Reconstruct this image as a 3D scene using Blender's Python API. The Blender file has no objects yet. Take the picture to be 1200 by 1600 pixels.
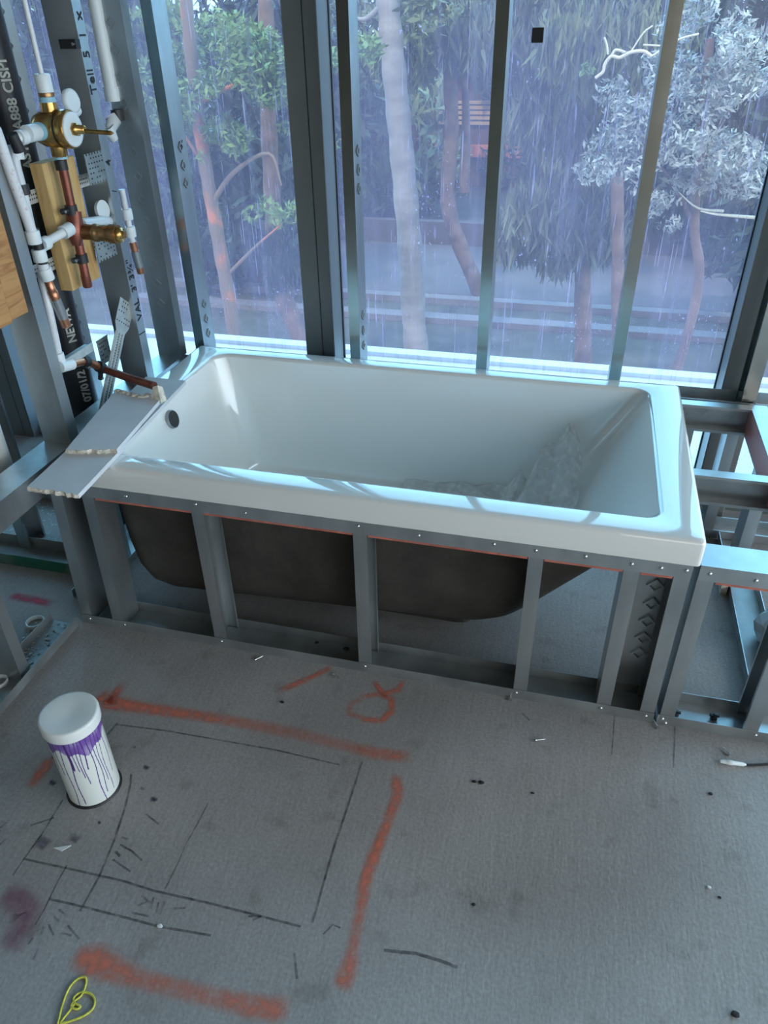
import bpy, math, random
import numpy as np
from mathutils import Vector, Matrix, Euler
random.seed(7); RNG = np.random.default_rng(7)
S = bpy.context.scene
COL = S.collection

# ------------------------------------------------------------------ camera, light, exposure
CAM_LOC = Vector((1.3663, -1.4737, 1.5713))
CAM_ROT = Euler((0.98596, 0.015431, 0.250302), 'XYZ')
FPX = 1168.74                       # focal length in pixels of the 1200x1600 frame
cd = bpy.data.cameras.new('camera'); cam = bpy.data.objects.new('camera', cd); COL.objects.link(cam)
cam.location = CAM_LOC; cam.rotation_euler = CAM_ROT
cd.sensor_width = 36.0; cd.lens = 36.0 * FPX / 1600.0; cd.clip_start = 0.02; cd.clip_end = 300
S.camera = cam
S.view_settings.view_transform = 'Standard'; S.view_settings.look = 'None'
S.view_settings.gamma = 1.0; S.view_settings.use_curve_mapping = False
S.view_settings.exposure = 0.06
try:
    S.cycles.use_denoising = True
    S.cycles.max_bounces = 10; S.cycles.transparent_max_bounces = 16; S.cycles.diffuse_bounces = 5
    S.cycles.caustics_reflective = False; S.cycles.caustics_refractive = False
except Exception:
    pass

W = bpy.data.worlds.new('sky'); S.world = W; W.use_nodes = True
wn = W.node_tree.nodes; wl = W.node_tree.links; wn.clear()
w_out = wn.new('ShaderNodeOutputWorld'); w_bg = wn.new('ShaderNodeBackground'); w_tc = wn.new('ShaderNodeTexCoord')
w_sep = wn.new('ShaderNodeSeparateXYZ'); wl.new(w_tc.outputs['Generated'], w_sep.inputs[0])
def w_ramp(inp, stops):
    r = wn.new('ShaderNodeValToRGB'); wl.new(inp, r.inputs[0])
    while len(r.color_ramp.elements) < len(stops): r.color_ramp.elements.new(0.5)
    for e, (p, c) in zip(r.color_ramp.elements, stops): e.position = p; e.color = (*c, 1)
    return r.outputs[0]
def w_map(inp, a, b):
    m = wn.new('ShaderNodeMapRange'); wl.new(inp, m.inputs[0]); m.inputs[1].default_value = a; m.inputs[2].default_value = b
    return m.outputs[0]
# open sky over the garden: blue haze low down, brighter cyan overhead
w_garden = w_ramp(w_map(w_sep.outputs['Z'], -0.3, 1.0), [(0.0, (0.12, 0.16, 0.22)), (0.22, (0.20, 0.30, 0.45)), (0.34, (0.34, 0.78, 1.06)), (1.0, (0.32, 0.78, 1.08))])
# overcast, warmer daylight over the street side behind the camera
w_street = w_ramp(w_map(w_sep.outputs['Z'], -0.3, 1.0), [(0.0, (0.25, 0.24, 0.22)), (0.22, (0.30, 0.285, 0.265)), (1.0, (0.33, 0.33, 0.325))])
w_mix = wn.new('ShaderNodeMix'); w_mix.data_type = 'RGBA'
wl.new(w_map(w_sep.outputs['Y'], -0.35, 0.35), w_mix.inputs[0]); wl.new(w_street, w_mix.inputs[6]); wl.new(w_garden, w_mix.inputs[7])
w_bg.inputs[1].default_value = 5.4
w_side = w_ramp(w_map(w_sep.outputs['Z'], -0.3, 1.0), [(0.0, (0.22, 0.24, 0.26)), (0.22, (0.62, 0.74, 0.82)), (1.0, (0.66, 0.82, 0.94))])
w_mx2 = wn.new('ShaderNodeMix'); w_mx2.data_type = 'RGBA'      # open, brighter side of the building site on the right
w_pw = wn.new('ShaderNodeMath'); w_pw.operation = 'MULTIPLY'; w_ab = wn.new('ShaderNodeMath'); w_ab.operation = 'LESS_THAN'; wl.new(w_sep.outputs['Y'], w_ab.inputs[0]); w_ab.inputs[1].default_value = 0.45
wl.new(w_map(w_sep.outputs['X'], 0.45, 0.85), w_pw.inputs[0]); wl.new(w_ab.outputs[0], w_pw.inputs[1])
wl.new(w_pw.outputs[0], w_mx2.inputs[0]); wl.new(w_mix.outputs[2], w_mx2.inputs[6]); wl.new(w_side, w_mx2.inputs[7])
wl.new(w_mx2.outputs[2], w_bg.inputs[0]); wl.new(w_bg.outputs[0], w_out.inputs[0])

sd = bpy.data.lights.new('sun', 'SUN'); sd.energy = 2.4; sd.color = (1.0, 0.95, 0.85); sd.angle = math.radians(3)
sun = bpy.data.objects.new('sun', sd); COL.objects.link(sun)
sun.rotation_euler = Vector((0.35, 0.75, -0.95)).to_track_quat('-Z', 'Y').to_euler()

# ------------------------------------------------------------------ measuring helpers (survey of the room)
RM = CAM_ROT.to_matrix()
def _ray(u, v): return RM @ Vector(((u - 600) / FPX, -(v - 800) / FPX, -1.0))
def _on(u, v, ax, val):
    d = _ray(u, v); return CAM_LOC + d * ((val - CAM_LOC[ax]) / d[ax])
def on_z(u, v, z=0.0): return _on(u, v, 2, z)
def on_y(u, v, y): return _on(u, v, 1, y)
def on_x(u, v, x): return _on(u, v, 0, x)

# ------------------------------------------------------------------ materials
def mat(name, base, rough=0.5, metal=0.0, var=0.0, vscale=20.0, stretch=(1, 1, 1), bump=0.0, bscale=60.0, col2=None, spec=None, coat=0.0, trans=0.0, vthr=(0.35, 0.65), rvar=0.0):
    m = bpy.data.materials.new(name); m.use_nodes = True
    n = m.node_tree.nodes; l = m.node_tree.links; p = n['Principled BSDF']
    p.inputs['Base Color'].default_value = (*base, 1); p.inputs['Roughness'].default_value = rough; p.inputs['Metallic'].default_value = metal
    if spec is not None: p.inputs['Specular IOR Level'].default_value = spec
    if coat: p.inputs['Coat Weight'].default_value = coat; p.inputs['Coat Roughness'].default_value = 0.04
    if trans: p.inputs['Transmission Weight'].default_value = trans
    tc = n.new('ShaderNodeTexCoord'); mp = n.new('ShaderNodeMapping'); l.new(tc.outputs['Object'], mp.inputs[0]); mp.inputs['Scale'].default_value = stretch
    if var or col2 or rvar:
        t = n.new('ShaderNodeTexNoise'); t.inputs['Scale'].default_value = vscale; t.inputs['Detail'].default_value = 6; l.new(mp.outputs[0], t.inputs['Vector'])
        r = n.new('ShaderNodeValToRGB'); l.new(t.outputs['Fac'], r.inputs[0])
        c2 = col2 or tuple(min(1, x * (1 + var)) for x in base); c1 = base if col2 else tuple(x * (1 - var) for x in base)
        r.color_ramp.elements[0].position = vthr[0]; r.color_ramp.elements[1].position = vthr[1]
        r.color_ramp.elements[0].color = (*c1, 1); r.color_ramp.elements[1].color = (*c2, 1)
        l.new(r.outputs[0], p.inputs['Base Color'])
        if rvar:
            mr = n.new('ShaderNodeMapRange'); l.new(t.outputs['Fac'], mr.inputs[0]); mr.inputs[1].default_value = .3; mr.inputs[2].default_value = .7
            mr.inputs[3].default_value = rough - rvar; mr.inputs[4].default_value = rough + rvar; l.new(mr.outputs[0], p.inputs['Roughness'])
    if bump:
        t2 = n.new('ShaderNodeTexNoise'); t2.inputs['Scale'].default_value = bscale; t2.inputs['Detail'].default_value = 4; l.new(mp.outputs[0], t2.inputs['Vector'])
        b = n.new('ShaderNodeBump'); b.inputs['Strength'].default_value = bump; b.inputs['Distance'].default_value = 0.01
        l.new(t2.outputs['Fac'], b.inputs['Height']); l.new(b.outputs[0], p.inputs['Normal'])
    return m

M = {}
M['galv'] = mat('galvanised_steel', (0.50, 0.53, 0.54), 0.36, 0.85, var=0.14, vscale=10, stretch=(1, 1, .35), bump=0.015, bscale=30, rvar=.05)
M['galv_smooth'] = mat('smooth_galvanised_steel', (0.50, 0.50, 0.47), 0.2, 1.0, var=0.08, vscale=10, bump=0.01, bscale=30)
M['galv_dull'] = mat('dull_galvanised_steel', (0.34, 0.36, 0.36), 0.5, 0.7, var=0.15, vscale=12, bump=0.04, rvar=.08)
M['red_paint'] = mat('red_track_paint', (0.55, 0.17, 0.12), 0.6, var=.2, vscale=30)
M['pink_steel'] = mat('pink_marked_steel', (0.66, 0.27, 0.25), 0.55, 0.0, vscale=7, col2=(0.52, 0.36, 0.35), stretch=(1, .3, 1.5))
M['screw'] = mat('bright_screw_steel', (0.75, 0.77, 0.78), 0.25, 1.0)
M['acrylic'] = mat('glossy_white_acrylic', (0.86, 0.865, 0.84), 0.06, spec=0.75, coat=1.0)
M['shell'] = mat('brown_fibreglass', (0.055, 0.05, 0.042), 0.75, var=.25, vscale=9, bump=.25, bscale=35)
M['hole'] = mat('overflow_dark', (0.02, 0.02, 0.02), 0.5)
M['chrome'] = mat('grey_ring', (0.35, 0.36, 0.37), 0.35, .6)
M['alu'] = mat('grey_window_aluminium', (0.19, 0.205, 0.205), 0.38, 0.1, var=.04, vscale=6)
M['alu_reveal'] = mat('pale_aluminium_reveal', (0.42, 0.46, 0.48), 0.3, 0.1)  # mullion aluminium made paler, window light put into the colour
M['gasket'] = mat('black_gasket', (0.012, 0.012, 0.012), 0.6)
M['board'] = mat('plasterboard_paper', (0.66, 0.66, 0.68), 0.8, var=.05, vscale=8)
M['gypsum'] = mat('broken_gypsum', (0.72, 0.66, 0.56), 0.95, var=.2, vscale=60, bump=.6, bscale=90)
M['copper'] = mat('copper_tube', (0.62, 0.26, 0.15), 0.3, 0.9, var=.2, vscale=30)
M['copper_old'] = mat('brown_copper_tube', (0.24, 0.075, 0.05), 0.38, 0.6, var=.25, vscale=25)
M['brass'] = mat('brass', (0.52, 0.30, 0.10), 0.25, 0.9, var=.12, vscale=40)
M['brass_old'] = mat('dull_brass', (0.34, 0.20, 0.09), 0.35, 0.85, var=.2, vscale=40)
M['white_plastic'] = mat('white_plastic', (0.78, 0.82, 0.83), 0.35)
M['pex'] = mat('milky_white_pipe', (0.74, 0.76, 0.78), 0.3, var=.06, vscale=50)
M['pex_print'] = mat('milky_pipe_with_red_print', (0.76, 0.77, 0.79), 0.3, vscale=110, col2=(0.66, 0.52, 0.55), vthr=(.58, .66))
M['blue_ring'] = mat('pale_blue_ring', (0.30, 0.55, 0.66), 0.4)
M['black_plastic'] = mat('black_plastic', (0.018, 0.018, 0.02), 0.45)
M['black_pipe'] = mat('black_coated_iron', (0.012, 0.013, 0.017), 0.42, var=.3, vscale=30)
M['print_white'] = mat('pale_stencil_paint', (0.50, 0.49, 0.44), 0.7, var=.25, vscale=60)
M['marker'] = mat('black_marker_ink', (0.015, 0.015, 0.02), 0.6)
M['pvc'] = mat('white_pvc', (0.80, 0.81, 0.78), 0.35)
M['sticker'] = mat('black_sticker', (0.008, 0.008, 0.009), 0.5)
M['zinc_strap'] = mat('perforated_zinc', (0.62, 0.65, 0.64), 0.4, 0.6, var=.1, vscale=40)
M['ledge'] = mat('white_concrete_ledge', (0.78, 0.79, 0.80), 0.7, var=.06, vscale=3)
M['rope'] = mat('yellow_string', (0.62, 0.58, 0.08), 0.7, var=.2, vscale=150)
M['ceiling'] = mat('concrete_ceiling', (0.42, 0.40, 0.37), 0.9, var=.1, vscale=3)
M['room_wall'] = mat('raw_brown_wall', (0.22, 0.165, 0.12), .9, var=.1, vscale=3)  # brown of the added walls, tints what the steel reflects
M['debris'] = mat('dark_debris', (0.02, 0.02, 0.02), 0.8)
M['crumb'] = mat('white_crumbs', (0.7, 0.7, 0.7), 0.9)
M['green_paint'] = mat('green_sprayed_steel', (0.02, 0.13, 0.085), 0.5, .2, var=.3, vscale=8, col2=(0.20, 0.25, 0.24), vthr=(.45, .75))

def timber(name, base, dark, scale=(3, 3, 1.2), rough=.7):
    m = bpy.data.materials.new(name); m.use_nodes = True; n = m.node_tree.nodes; l = m.node_tree.links; p = n['Principled BSDF']
    tc = n.new('ShaderNodeTexCoord'); mp = n.new('ShaderNodeMapping'); mp.inputs['Scale'].default_value = scale; l.new(tc.outputs['Object'], mp.inputs[0])
    w = n.new('ShaderNodeTexNoise'); w.inputs['Scale'].default_value = 6; w.inputs['Detail'].default_value = 8; w.inputs['Distortion'].default_value = 1.2; l.new(mp.outputs[0], w.inputs['Vector'])
    r = n.new('ShaderNodeValToRGB'); r.color_ramp.elements[0].position = .36; r.color_ramp.elements[1].position = .56
    r.color_ramp.elements[0].color = (*dark, 1); r.color_ramp.elements[1].color = (*base, 1)
    l.new(w.outputs['Fac'], r.inputs[0]); l.new(r.outputs[0], p.inputs['Base Color']); p.inputs['Roughness'].default_value = rough
    return m
M['pine'] = timber('pale_pine', (0.66, 0.42, 0.17), (0.50, 0.27, 0.09), (6, 6, .8))
M['ply'] = timber('orange_plywood', (0.52, 0.27, 0.10), (0.36, 0.15, 0.05), (1.0, 1.0, 7))

def concrete():
    m = bpy.data.materials.new('concrete_slab'); m.use_nodes = True; n = m.node_tree.nodes; l = m.node_tree.links; p = n['Principled BSDF']
    tc = n.new('ShaderNodeTexCoord')
    def noise(s, d, st=(1, 1, 1), rot=0):
        mp = n.new('ShaderNodeMapping'); mp.inputs['Scale'].default_value = st; mp.inputs['Rotation'].default_value = (0, 0, rot); l.new(tc.outputs['Object'], mp.inputs[0])
        t = n.new('ShaderNodeTexNoise'); t.inputs['Scale'].default_value = s; t.inputs['Detail'].default_value = d; l.new(mp.outputs[0], t.inputs['Vector']); return t.outputs['Fac']
    def ramp(f, a, b, ca, cb):
        r = n.new('ShaderNodeValToRGB'); r.color_ramp.elements[0].position = a; r.color_ramp.elements[1].position = b
        r.color_ramp.elements[0].color = (*ca, 1); r.color_ramp.elements[1].color = (*cb, 1); l.new(f, r.inputs[0]); return r.outputs[0]
    def mul(a, b, f=1.0):
        x = n.new('ShaderNodeMix'); x.data_type = 'RGBA'; x.blend_type = 'MULTIPLY'; x.inputs[0].default_value = f; l.new(a, x.inputs[6]); l.new(b, x.inputs[7]); return x.outputs[2]
    base = ramp(noise(2.2, 6), .3, .7, (0.29, 0.272, 0.262), (0.40, 0.382, 0.37))
    grain = ramp(noise(140, 3), .3, .7, (0.86, 0.86, 0.86), (1.1, 1.1, 1.1))
    broom = ramp(noise(30, 4, (4.0, .25, 1), -.25), .3, .7, (0.84, 0.84, 0.84), (1.1, 1.1, 1.1))
    stain = ramp(noise(11, 5), .30, .40, (0.68, 0.66, 0.64), (1, 1, 1))
    c = mul(mul(mul(base, grain), broom, .45), stain, .6)
    l.new(c, p.inputs['Base Color']); p.inputs['Roughness'].default_value = .78
    b = n.new('ShaderNodeBump'); b.inputs['Strength'].default_value = .25; b.inputs['Distance'].default_value = .004
    l.new(noise(90, 4, (1.6, .7, 1), -.25), b.inputs['Height']); l.new(b.outputs[0], p.inputs['Normal'])
    return m
M['concrete'] = concrete()

def glass():
    m = bpy.data.materials.new('dirty_window_glass'); m.use_nodes = True; n = m.node_tree.nodes; l = m.node_tree.links; n.clear()
    out = n.new('ShaderNodeOutputMaterial'); tc = n.new('ShaderNodeTexCoord')
    def noise(s, d, st, off=(0, 0, 0), dist=0):
        mp = n.new('ShaderNodeMapping'); mp.inputs['Scale'].default_value = st; mp.inputs['Location'].default_value = off; l.new(tc.outputs['Object'], mp.inputs[0])
        t = n.new('ShaderNodeTexNoise'); t.inputs['Scale'].default_value = s; t.inputs['Detail'].default_value = d; t.inputs['Distortion'].default_value = dist; l.new(mp.outputs[0], t.inputs['Vector']); return t.outputs['Fac']
    def mr(f, a, b, c, d):
        x = n.new('ShaderNodeMapRange'); l.new(f, x.inputs[0])
        for k, v in zip((1, 2, 3, 4), (a, b, c, d)): x.inputs[k].default_value = v
        return x.outputs[0]
    def math_(op, a, b):
        x = n.new('ShaderNodeMath'); x.operation = op
        for k, v in enumerate((a, b)):
            if isinstance(v, (int, float)): x.inputs[k].default_value = v
            else: l.new(v, x.inputs[k])
        return x.outputs[0]
    streak = mr(noise(1, 3, (38, 38, 1.3)), .52, .74, 0, .09)
    fine = mr(noise(1, 2, (210, 210, 2.0), (3, 3, 0)), .60, .68, 0, .5)
    fine = math_('MULTIPLY', fine, mr(noise(1, 3, (60, 60, 9), (9, 1, 4)), .5, .62, 0, 1))
    drops = math_('MULTIPLY', mr(noise(120, 1, (1, 1, .6), (5, 2, 7)), .68, .74, 0, .6), mr(noise(4, 2, (1, 1, 1)), .52, .62, 0, 1))
    smear = mr(noise(2.3, 4, (1, 1, .7), (1, 8, 3), .8), .3, .75, .11, .26)
    fac = math_('MINIMUM', math_('ADD', math_('ADD', streak, fine), math_('ADD', drops, smear)), .85)
    tr = n.new('ShaderNodeBsdfTransparent'); tr.inputs[0].default_value = (.93, .96, .985, 1)
    dif = n.new('ShaderNodeBsdfTranslucent'); dif.inputs[0].default_value = (.62, .42, .60, 1)
    d2 = n.new('ShaderNodeBsdfDiffuse'); d2.inputs[0].default_value = (.58, .46, .62, 1)
    dd = n.new('ShaderNodeMixShader'); dd.inputs[0].default_value = .3; l.new(dif.outputs[0], dd.inputs[1]); l.new(d2.outputs[0], dd.inputs[2])
    a = n.new('ShaderNodeMixShader'); l.new(fac, a.inputs[0]); l.new(tr.outputs[0], a.inputs[1]); l.new(dd.outputs[0], a.inputs[2])
    gl = n.new('ShaderNodeBsdfGlossy'); gl.inputs['Roughness'].default_value = .02; fr = n.new('ShaderNodeFresnel'); fr.inputs[0].default_value = 1.3
    b = n.new('ShaderNodeMixShader'); l.new(fr.outputs[0], b.inputs[0]); l.new(a.outputs[0], b.inputs[1]); l.new(gl.outputs[0], b.inputs[2])
    l.new(b.outputs[0], out.inputs[0]); return m
M['glass'] = glass()

def film():
    m = bpy.data.materials.new('clear_plastic_film'); m.use_nodes = True; n = m.node_tree.nodes; l = m.node_tree.links; n.clear()
    out = n.new('ShaderNodeOutputMaterial'); tr = n.new('ShaderNodeBsdfTransparent'); tr.inputs[0].default_value = (.99, .99, .99, 1)
    pg = n.new('ShaderNodeBsdfPrincipled'); pg.inputs['Base Color'].default_value = (.9, .92, .93, 1); pg.inputs['Roughness'].default_value = .12
    tl = n.new('ShaderNodeBsdfTranslucent'); tl.inputs[0].default_value = (.9, .92, .93, 1); g = n.new('ShaderNodeMixShader'); g.inputs[0].default_value = .45; l.new(pg.outputs[0], g.inputs[1]); l.new(tl.outputs[0], g.inputs[2])
    tc = n.new('ShaderNodeTexCoord'); t = n.new('ShaderNodeTexNoise'); t.inputs['Scale'].default_value = 45; t.inputs['Detail'].default_value = 1; l.new(tc.outputs['Object'], t.inputs['Vector'])
    lw = n.new('ShaderNodeLayerWeight'); lw.inputs[0].default_value = .45
    mr = n.new('ShaderNodeMapRange'); l.new(t.outputs['Fac'], mr.inputs[0]); mr.inputs[1].default_value = .45; mr.inputs[2].default_value = .7; mr.inputs[3].default_value = .45; mr.inputs[4].default_value = .66
    ad = n.new('ShaderNodeMath'); ad.operation = 'MULTIPLY_ADD'; l.new(lw.outputs['Facing'], ad.inputs[0]); ad.inputs[1].default_value = .45; l.new(mr.outputs[0], ad.inputs[2]); ad.use_clamp = True
    x = n.new('ShaderNodeMixShader'); l.new(ad.outputs[0], x.inputs[0]); l.new(tr.outputs[0], x.inputs[1]); l.new(g.outputs[0], x.inputs[2]); l.new(x.outputs[0], out.inputs[0])
    return m
M['film'] = film()

def paint(name, col, nscale=70, thr=(.25, .6)):
    """sprayed or drawn paint lying on the slab; 'cover' is the paint's own thickness, so it thins out at the edge of a spray"""
    m = bpy.data.materials.new(name); m.use_nodes = True; n = m.node_tree.nodes; l = m.node_tree.links; p = n['Principled BSDF']; out = n['Material Output']
    p.inputs['Base Color'].default_value = (*col, 1); p.inputs['Roughness'].default_value = .8
    at = n.new('ShaderNodeAttribute'); at.attribute_name = 'cover'; tc = n.new('ShaderNodeTexCoord')
    t = n.new('ShaderNodeTexNoise'); t.inputs['Scale'].default_value = nscale; t.inputs['Detail'].default_value = 5; l.new(tc.outputs['Object'], t.inputs['Vector'])
    mr = n.new('ShaderNodeMapRange'); l.new(t.outputs['Fac'], mr.inputs[0]); mr.inputs[1].default_value = thr[0]; mr.inputs[2].default_value = thr[1]
    mu = n.new('ShaderNodeMath'); mu.operation = 'MULTIPLY'; l.new(at.outputs['Fac'], mu.inputs[0]); l.new(mr.outputs[0], mu.inputs[1])
    tr = n.new('ShaderNodeBsdfTransparent'); x = n.new('ShaderNodeMixShader'); l.new(mu.outputs[0], x.inputs[0]); l.new(tr.outputs[0], x.inputs[1]); l.new(p.outputs[0], x.inputs[2]); l.new(x.outputs[0], out.inputs[0])
    return m
M['orange_spray'] = paint('orange_spray_paint', (0.80, 0.20, 0.115), 50, (0, .68))
M['purple_spray'] = paint('dull_purple_spray_paint', (0.28, 0.10, 0.16), 25, (.0, .8))
M['pink_spray'] = paint('pink_spray_paint', (0.62, 0.06, 0.13), 40, (-.1, .6))
M['graphite'] = paint('pencil_and_marker_line', (0.04, 0.045, 0.055), 45, (.15, .75))
M['purple_drip'] = paint('purple_primer_drops', (0.05, 0.035, 0.09), 30)

def primed_pvc():
    m = mat('white_pvc_with_purple_primer', (0.78, 0.79, 0.74), .35); n = m.node_tree.nodes; l = m.node_tree.links; p = n['Principled BSDF']
    at = n.new('ShaderNodeAttribute'); at.attribute_name = 'primer'
    r = n.new('ShaderNodeValToRGB'); l.new(at.outputs['Fac'], r.inputs[0])
    els = r.color_ramp.elements; els[0].position = .2; els[0].color = (0.78, 0.79, 0.74, 1); els[1].position = .55; els[1].color = (0.20, 0.10, 0.40, 1); e = els.new(1.0); e.color = (0.07, 0.03, 0.15, 1)
    l.new(r.outputs[0], p.inputs['Base Color']); return m
M['primed'] = primed_pvc()

# ------------------------------------------------------------------ mesh helpers
class MB:
    def __init__(s): s.v = []; s.f = []; s.sm = []; s.cov = None
    def add(s, vs, fs, smooth=False):
        o = len(s.v); s.v += [tuple(v) for v in vs]; s.f += [tuple(i + o for i in f) for f in fs]; s.sm += [smooth] * len(fs); return s
    def box(s, a, b, X=None):
        x0, y0, z0 = (min(a[i], b[i]) for i in range(3)); x1, y1, z1 = (max(a[i], b[i]) for i in range(3))
        vs = [(x0,y0,z0),(x1,y0,z0),(x1,y1,z0),(x0,y1,z0),(x0,y0,z1),(x1,y0,z1),(x1,y1,z1),(x0,y1,z1)]
        if X: vs = [X @ Vector(v) for v in vs]
        fs = [(0,3,2,1),(4,5,6,7),(0,1,5,4),(1,2,6,5),(2,3,7,6),(3,0,4,7)]
        if X and X.to_3x3().determinant() < 0: fs = [f[::-1] for f in fs]
        return s.add(vs, fs)
    def hexa(s, q0, q1):
        """bottom quad q0, top quad q1 (same winding)"""
        n = len(q0); vs = list(q0) + list(q1)
        fs = [tuple(range(n))[::-1], tuple(range(n, 2*n))] + [(i, (i+1) % n, n + (i+1) % n, n + i) for i in range(n)]
        return s.add(vs, fs)
    def loops(s, L, close0=False, close1=False, smooth=True, flip=False):
        n = len(L[0]); vs = [p for lp in L for p in lp]; fs = []
        for k in range(len(L) - 1):
            for i in range(n):
                j = (i + 1) % n; f = (k*n+i, k*n+j, (k+1)*n+j, (k+1)*n+i); fs.append(f[::-1] if flip else f)
        s.add(vs, fs, smooth)
        if close0: s.add(L[0], [tuple(range(n))[::-1] if not flip else tuple(range(n))])
        if close1: s.add(L[-1], [tuple(range(n)) if not flip else tuple(range(n))[::-1]])
        return s
    def tube(s, P, r, n=14, caps=True):
        P = [Vector(p) for p in P]; R = r if isinstance(r, (list, tuple)) else [r] * len(P); L = []; prev = None
        for i, p in enumerate(P):
            d = (P[min(i+1, len(P)-1)] - P[max(i-1, 0)])
            if d.length < 1e-9: d = P[-1] - P[0]
            d.normalize()
            if prev is None: a = d.orthogonal().normalized()
            else: a = (prev - d * prev.dot(d)); a = a.normalized() if a.length > 1e-6 else d.orthogonal().normalized()
            prev = a; b = d.cross(a)
            L.append([p + a * (R[i] * math.cos(2*math.pi*k/n)) + b * (R[i] * math.sin(2*math.pi*k/n)) for k in range(n)])
        return s.loops(L, caps, caps)
    def lathe(s, prof, o, ax, n=24):
        """prof: list of (distance along axis, radius)"""
        o = Vector(o); ax = Vector(ax).normalized(); a = ax.orthogonal().normalized(); b = ax.cross(a)
        L = [[o + ax*h + a*(r*math.cos(2*math.pi*k/n)) + b*(r*math.sin(2*math.pi*k/n)) for k in range(n)] for h, r in prof]
        return s.loops(L, True, True)

def build(name, mb, m, parent=None, bevel=0.0, attr=None, loc=None):
    """link mb as ONE mesh object; verts are world coordinates, made local to the parent"""
    off = Vector(loc) if loc is not None else Vector((0, 0, 0)); po = Vector((0, 0, 0)); q = parent
    while q is not None: po += q.location; q = q.parent
    me = bpy.data.meshes.new(name)
    me.from_pydata([tuple(Vector(v) - po - off) for v in mb.v], [], mb.f)
    me.polygons.foreach_set('use_smooth', mb.sm)
    if attr:
        a = me.attributes.new(attr[0], 'FLOAT', 'POINT'); a.data.foreach_set('value', attr[1])
    me.materials.append(M[m] if isinstance(m, str) else m); me.update()
    o = bpy.data.objects.new(name, me); COL.objects.link(o); o.location = off
    if parent is not None: o.parent = parent
    if bevel:
        b = o.modifiers.new('bevel', 'BEVEL'); b.width = bevel; b.segments = 2; b.limit_method = 'ANGLE'
    return o
def thing(name, label, cat, loc, group=None, kind=None):
    o = bpy.data.objects.new(name, None); COL.objects.link(o); o.location = loc; o.empty_display_size = .05
    return tag(o, label, cat, group, kind)
def tag(o, label=None, cat=None, group=None, kind=None):
    if label: o['label'] = label
    if cat: o['category'] = cat
    if group: o['group'] = group
    if kind: o['kind'] = kind
    return o
def single(name, mb, m, label, cat, group=None, kind=None, bevel=0.0, attr=None):
    xs = [v for v in mb.v]; lo = Vector((sum(v[0] for v in xs)/len(xs), sum(v[1] for v in xs)/len(xs), min(v[2] for v in xs)))
    return tag(build(name, mb, m, None, bevel, attr, lo), label, cat, group, kind)
def struct(name, mb, m, bevel=0.0, parent=None):
    o = build(name, mb, m, parent, bevel); 
    if parent is None: o['kind'] = 'structure'
    return o

def frame_mat(O, U, V, Wd):
    X = Matrix.Identity(4)
    for i, a in enumerate((U, V, Wd)):
        for r in range(3): X[r][i] = a[r]
    for r in range(3): X[r][3] = O[r]
    return X
AX = {'x': (1,0,0), '-x': (-1,0,0), 'y': (0,1,0), '-y': (0,-1,0), 'z': (0,0,1), '-z': (0,0,-1)}
T = 0.0018
def channel(name, label, O, U, V, Wd, L, fw, d, m='galv', group=None, lip=True, screws=(), red=None, emboss=None, web_m=None, cat='steel stud', back_m=None, fw2=None, front_gap=None):
    """folded steel channel: front flange at v=0, web at u=0, back flange at v=d, running along w for L"""
    U, V, Wd = (AX[a] if isinstance(a, str) else a for a in (U, V, Wd))
    X = frame_mat(O, U, V, Wd); t = thing(name, label, cat, Vector(O), group)
    a = MB().box((0, 0, 0), (fw, T, L), X)
    if lip: a.box((fw - T, T, 0), (fw, .009, L), X)
    build('flange', a, m, t)
    w = MB().box((0, T, 0), (T, d - T, L), X)
    if emboss:
        for c0 in emboss:
            c0, vc = c0 if isinstance(c0, tuple) else (c0, d/2); r = .017 if vc == d/2 else .022
            for k in range(4):
                a0 = math.pi/2*k; a1 = a0 + math.pi/2
                p = [(vc + rr*math.cos(aa), c0 + rr*math.sin(aa)) for rr, aa in ((r, a0), (r, a1), (r*.64, a1), (r*.64, a0))]
                w.hexa([X @ Vector((-.0035 if vc == d/2 else -.007, q[0], q[1])) for q in p], [X @ Vector((.0045, q[0], q[1])) for q in p])
    build('web', w, web_m or m, t)
    b = fw if fw2 is None else fw2
    a = MB().box((0, d - T, 0), (b, d, L), X)
    if lip: a.box((b - T, d - .009, 0), (b, d - T, L), X)
    build('flange', a, back_m or m, t)
    if red:
        for w0, w1 in red:
            build('red_edge', MB().box((fw - .004, .004, w0), (fw + .009, .011, w1), X), 'red_paint', t)
    for (u, wv) in screws:
        o = X @ Vector((u, 0, wv)); n = -Vector(V)
        build('screw', MB().lathe([(0, .0052), (.0015, .0052), (.003, .0035), (.0034, .0)], o, n, 10), 'screw', t)
    return t

def rrect(x0, x1, y0, y1, r, z, n=8):
    if not isinstance(r, (tuple, list)): r = (r,) * 4        # corners: x1y1, x0y1, x0y0, x1y0
    out = []
    for (cx, cy, a0, rr) in ((x1 - r[0], y1 - r[0], 0, r[0]), (x0 + r[1], y1 - r[1], 90, r[1]), (x0 + r[2], y0 + r[2], 180, r[2]), (x1 - r[3], y0 + r[3], 270, r[3])):
        for k in range(n + 1):
            a = math.radians(a0 + 90.0 * k / n); out.append((cx + rr * math.cos(a), cy + rr * math.sin(a), z))
    return out

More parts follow.
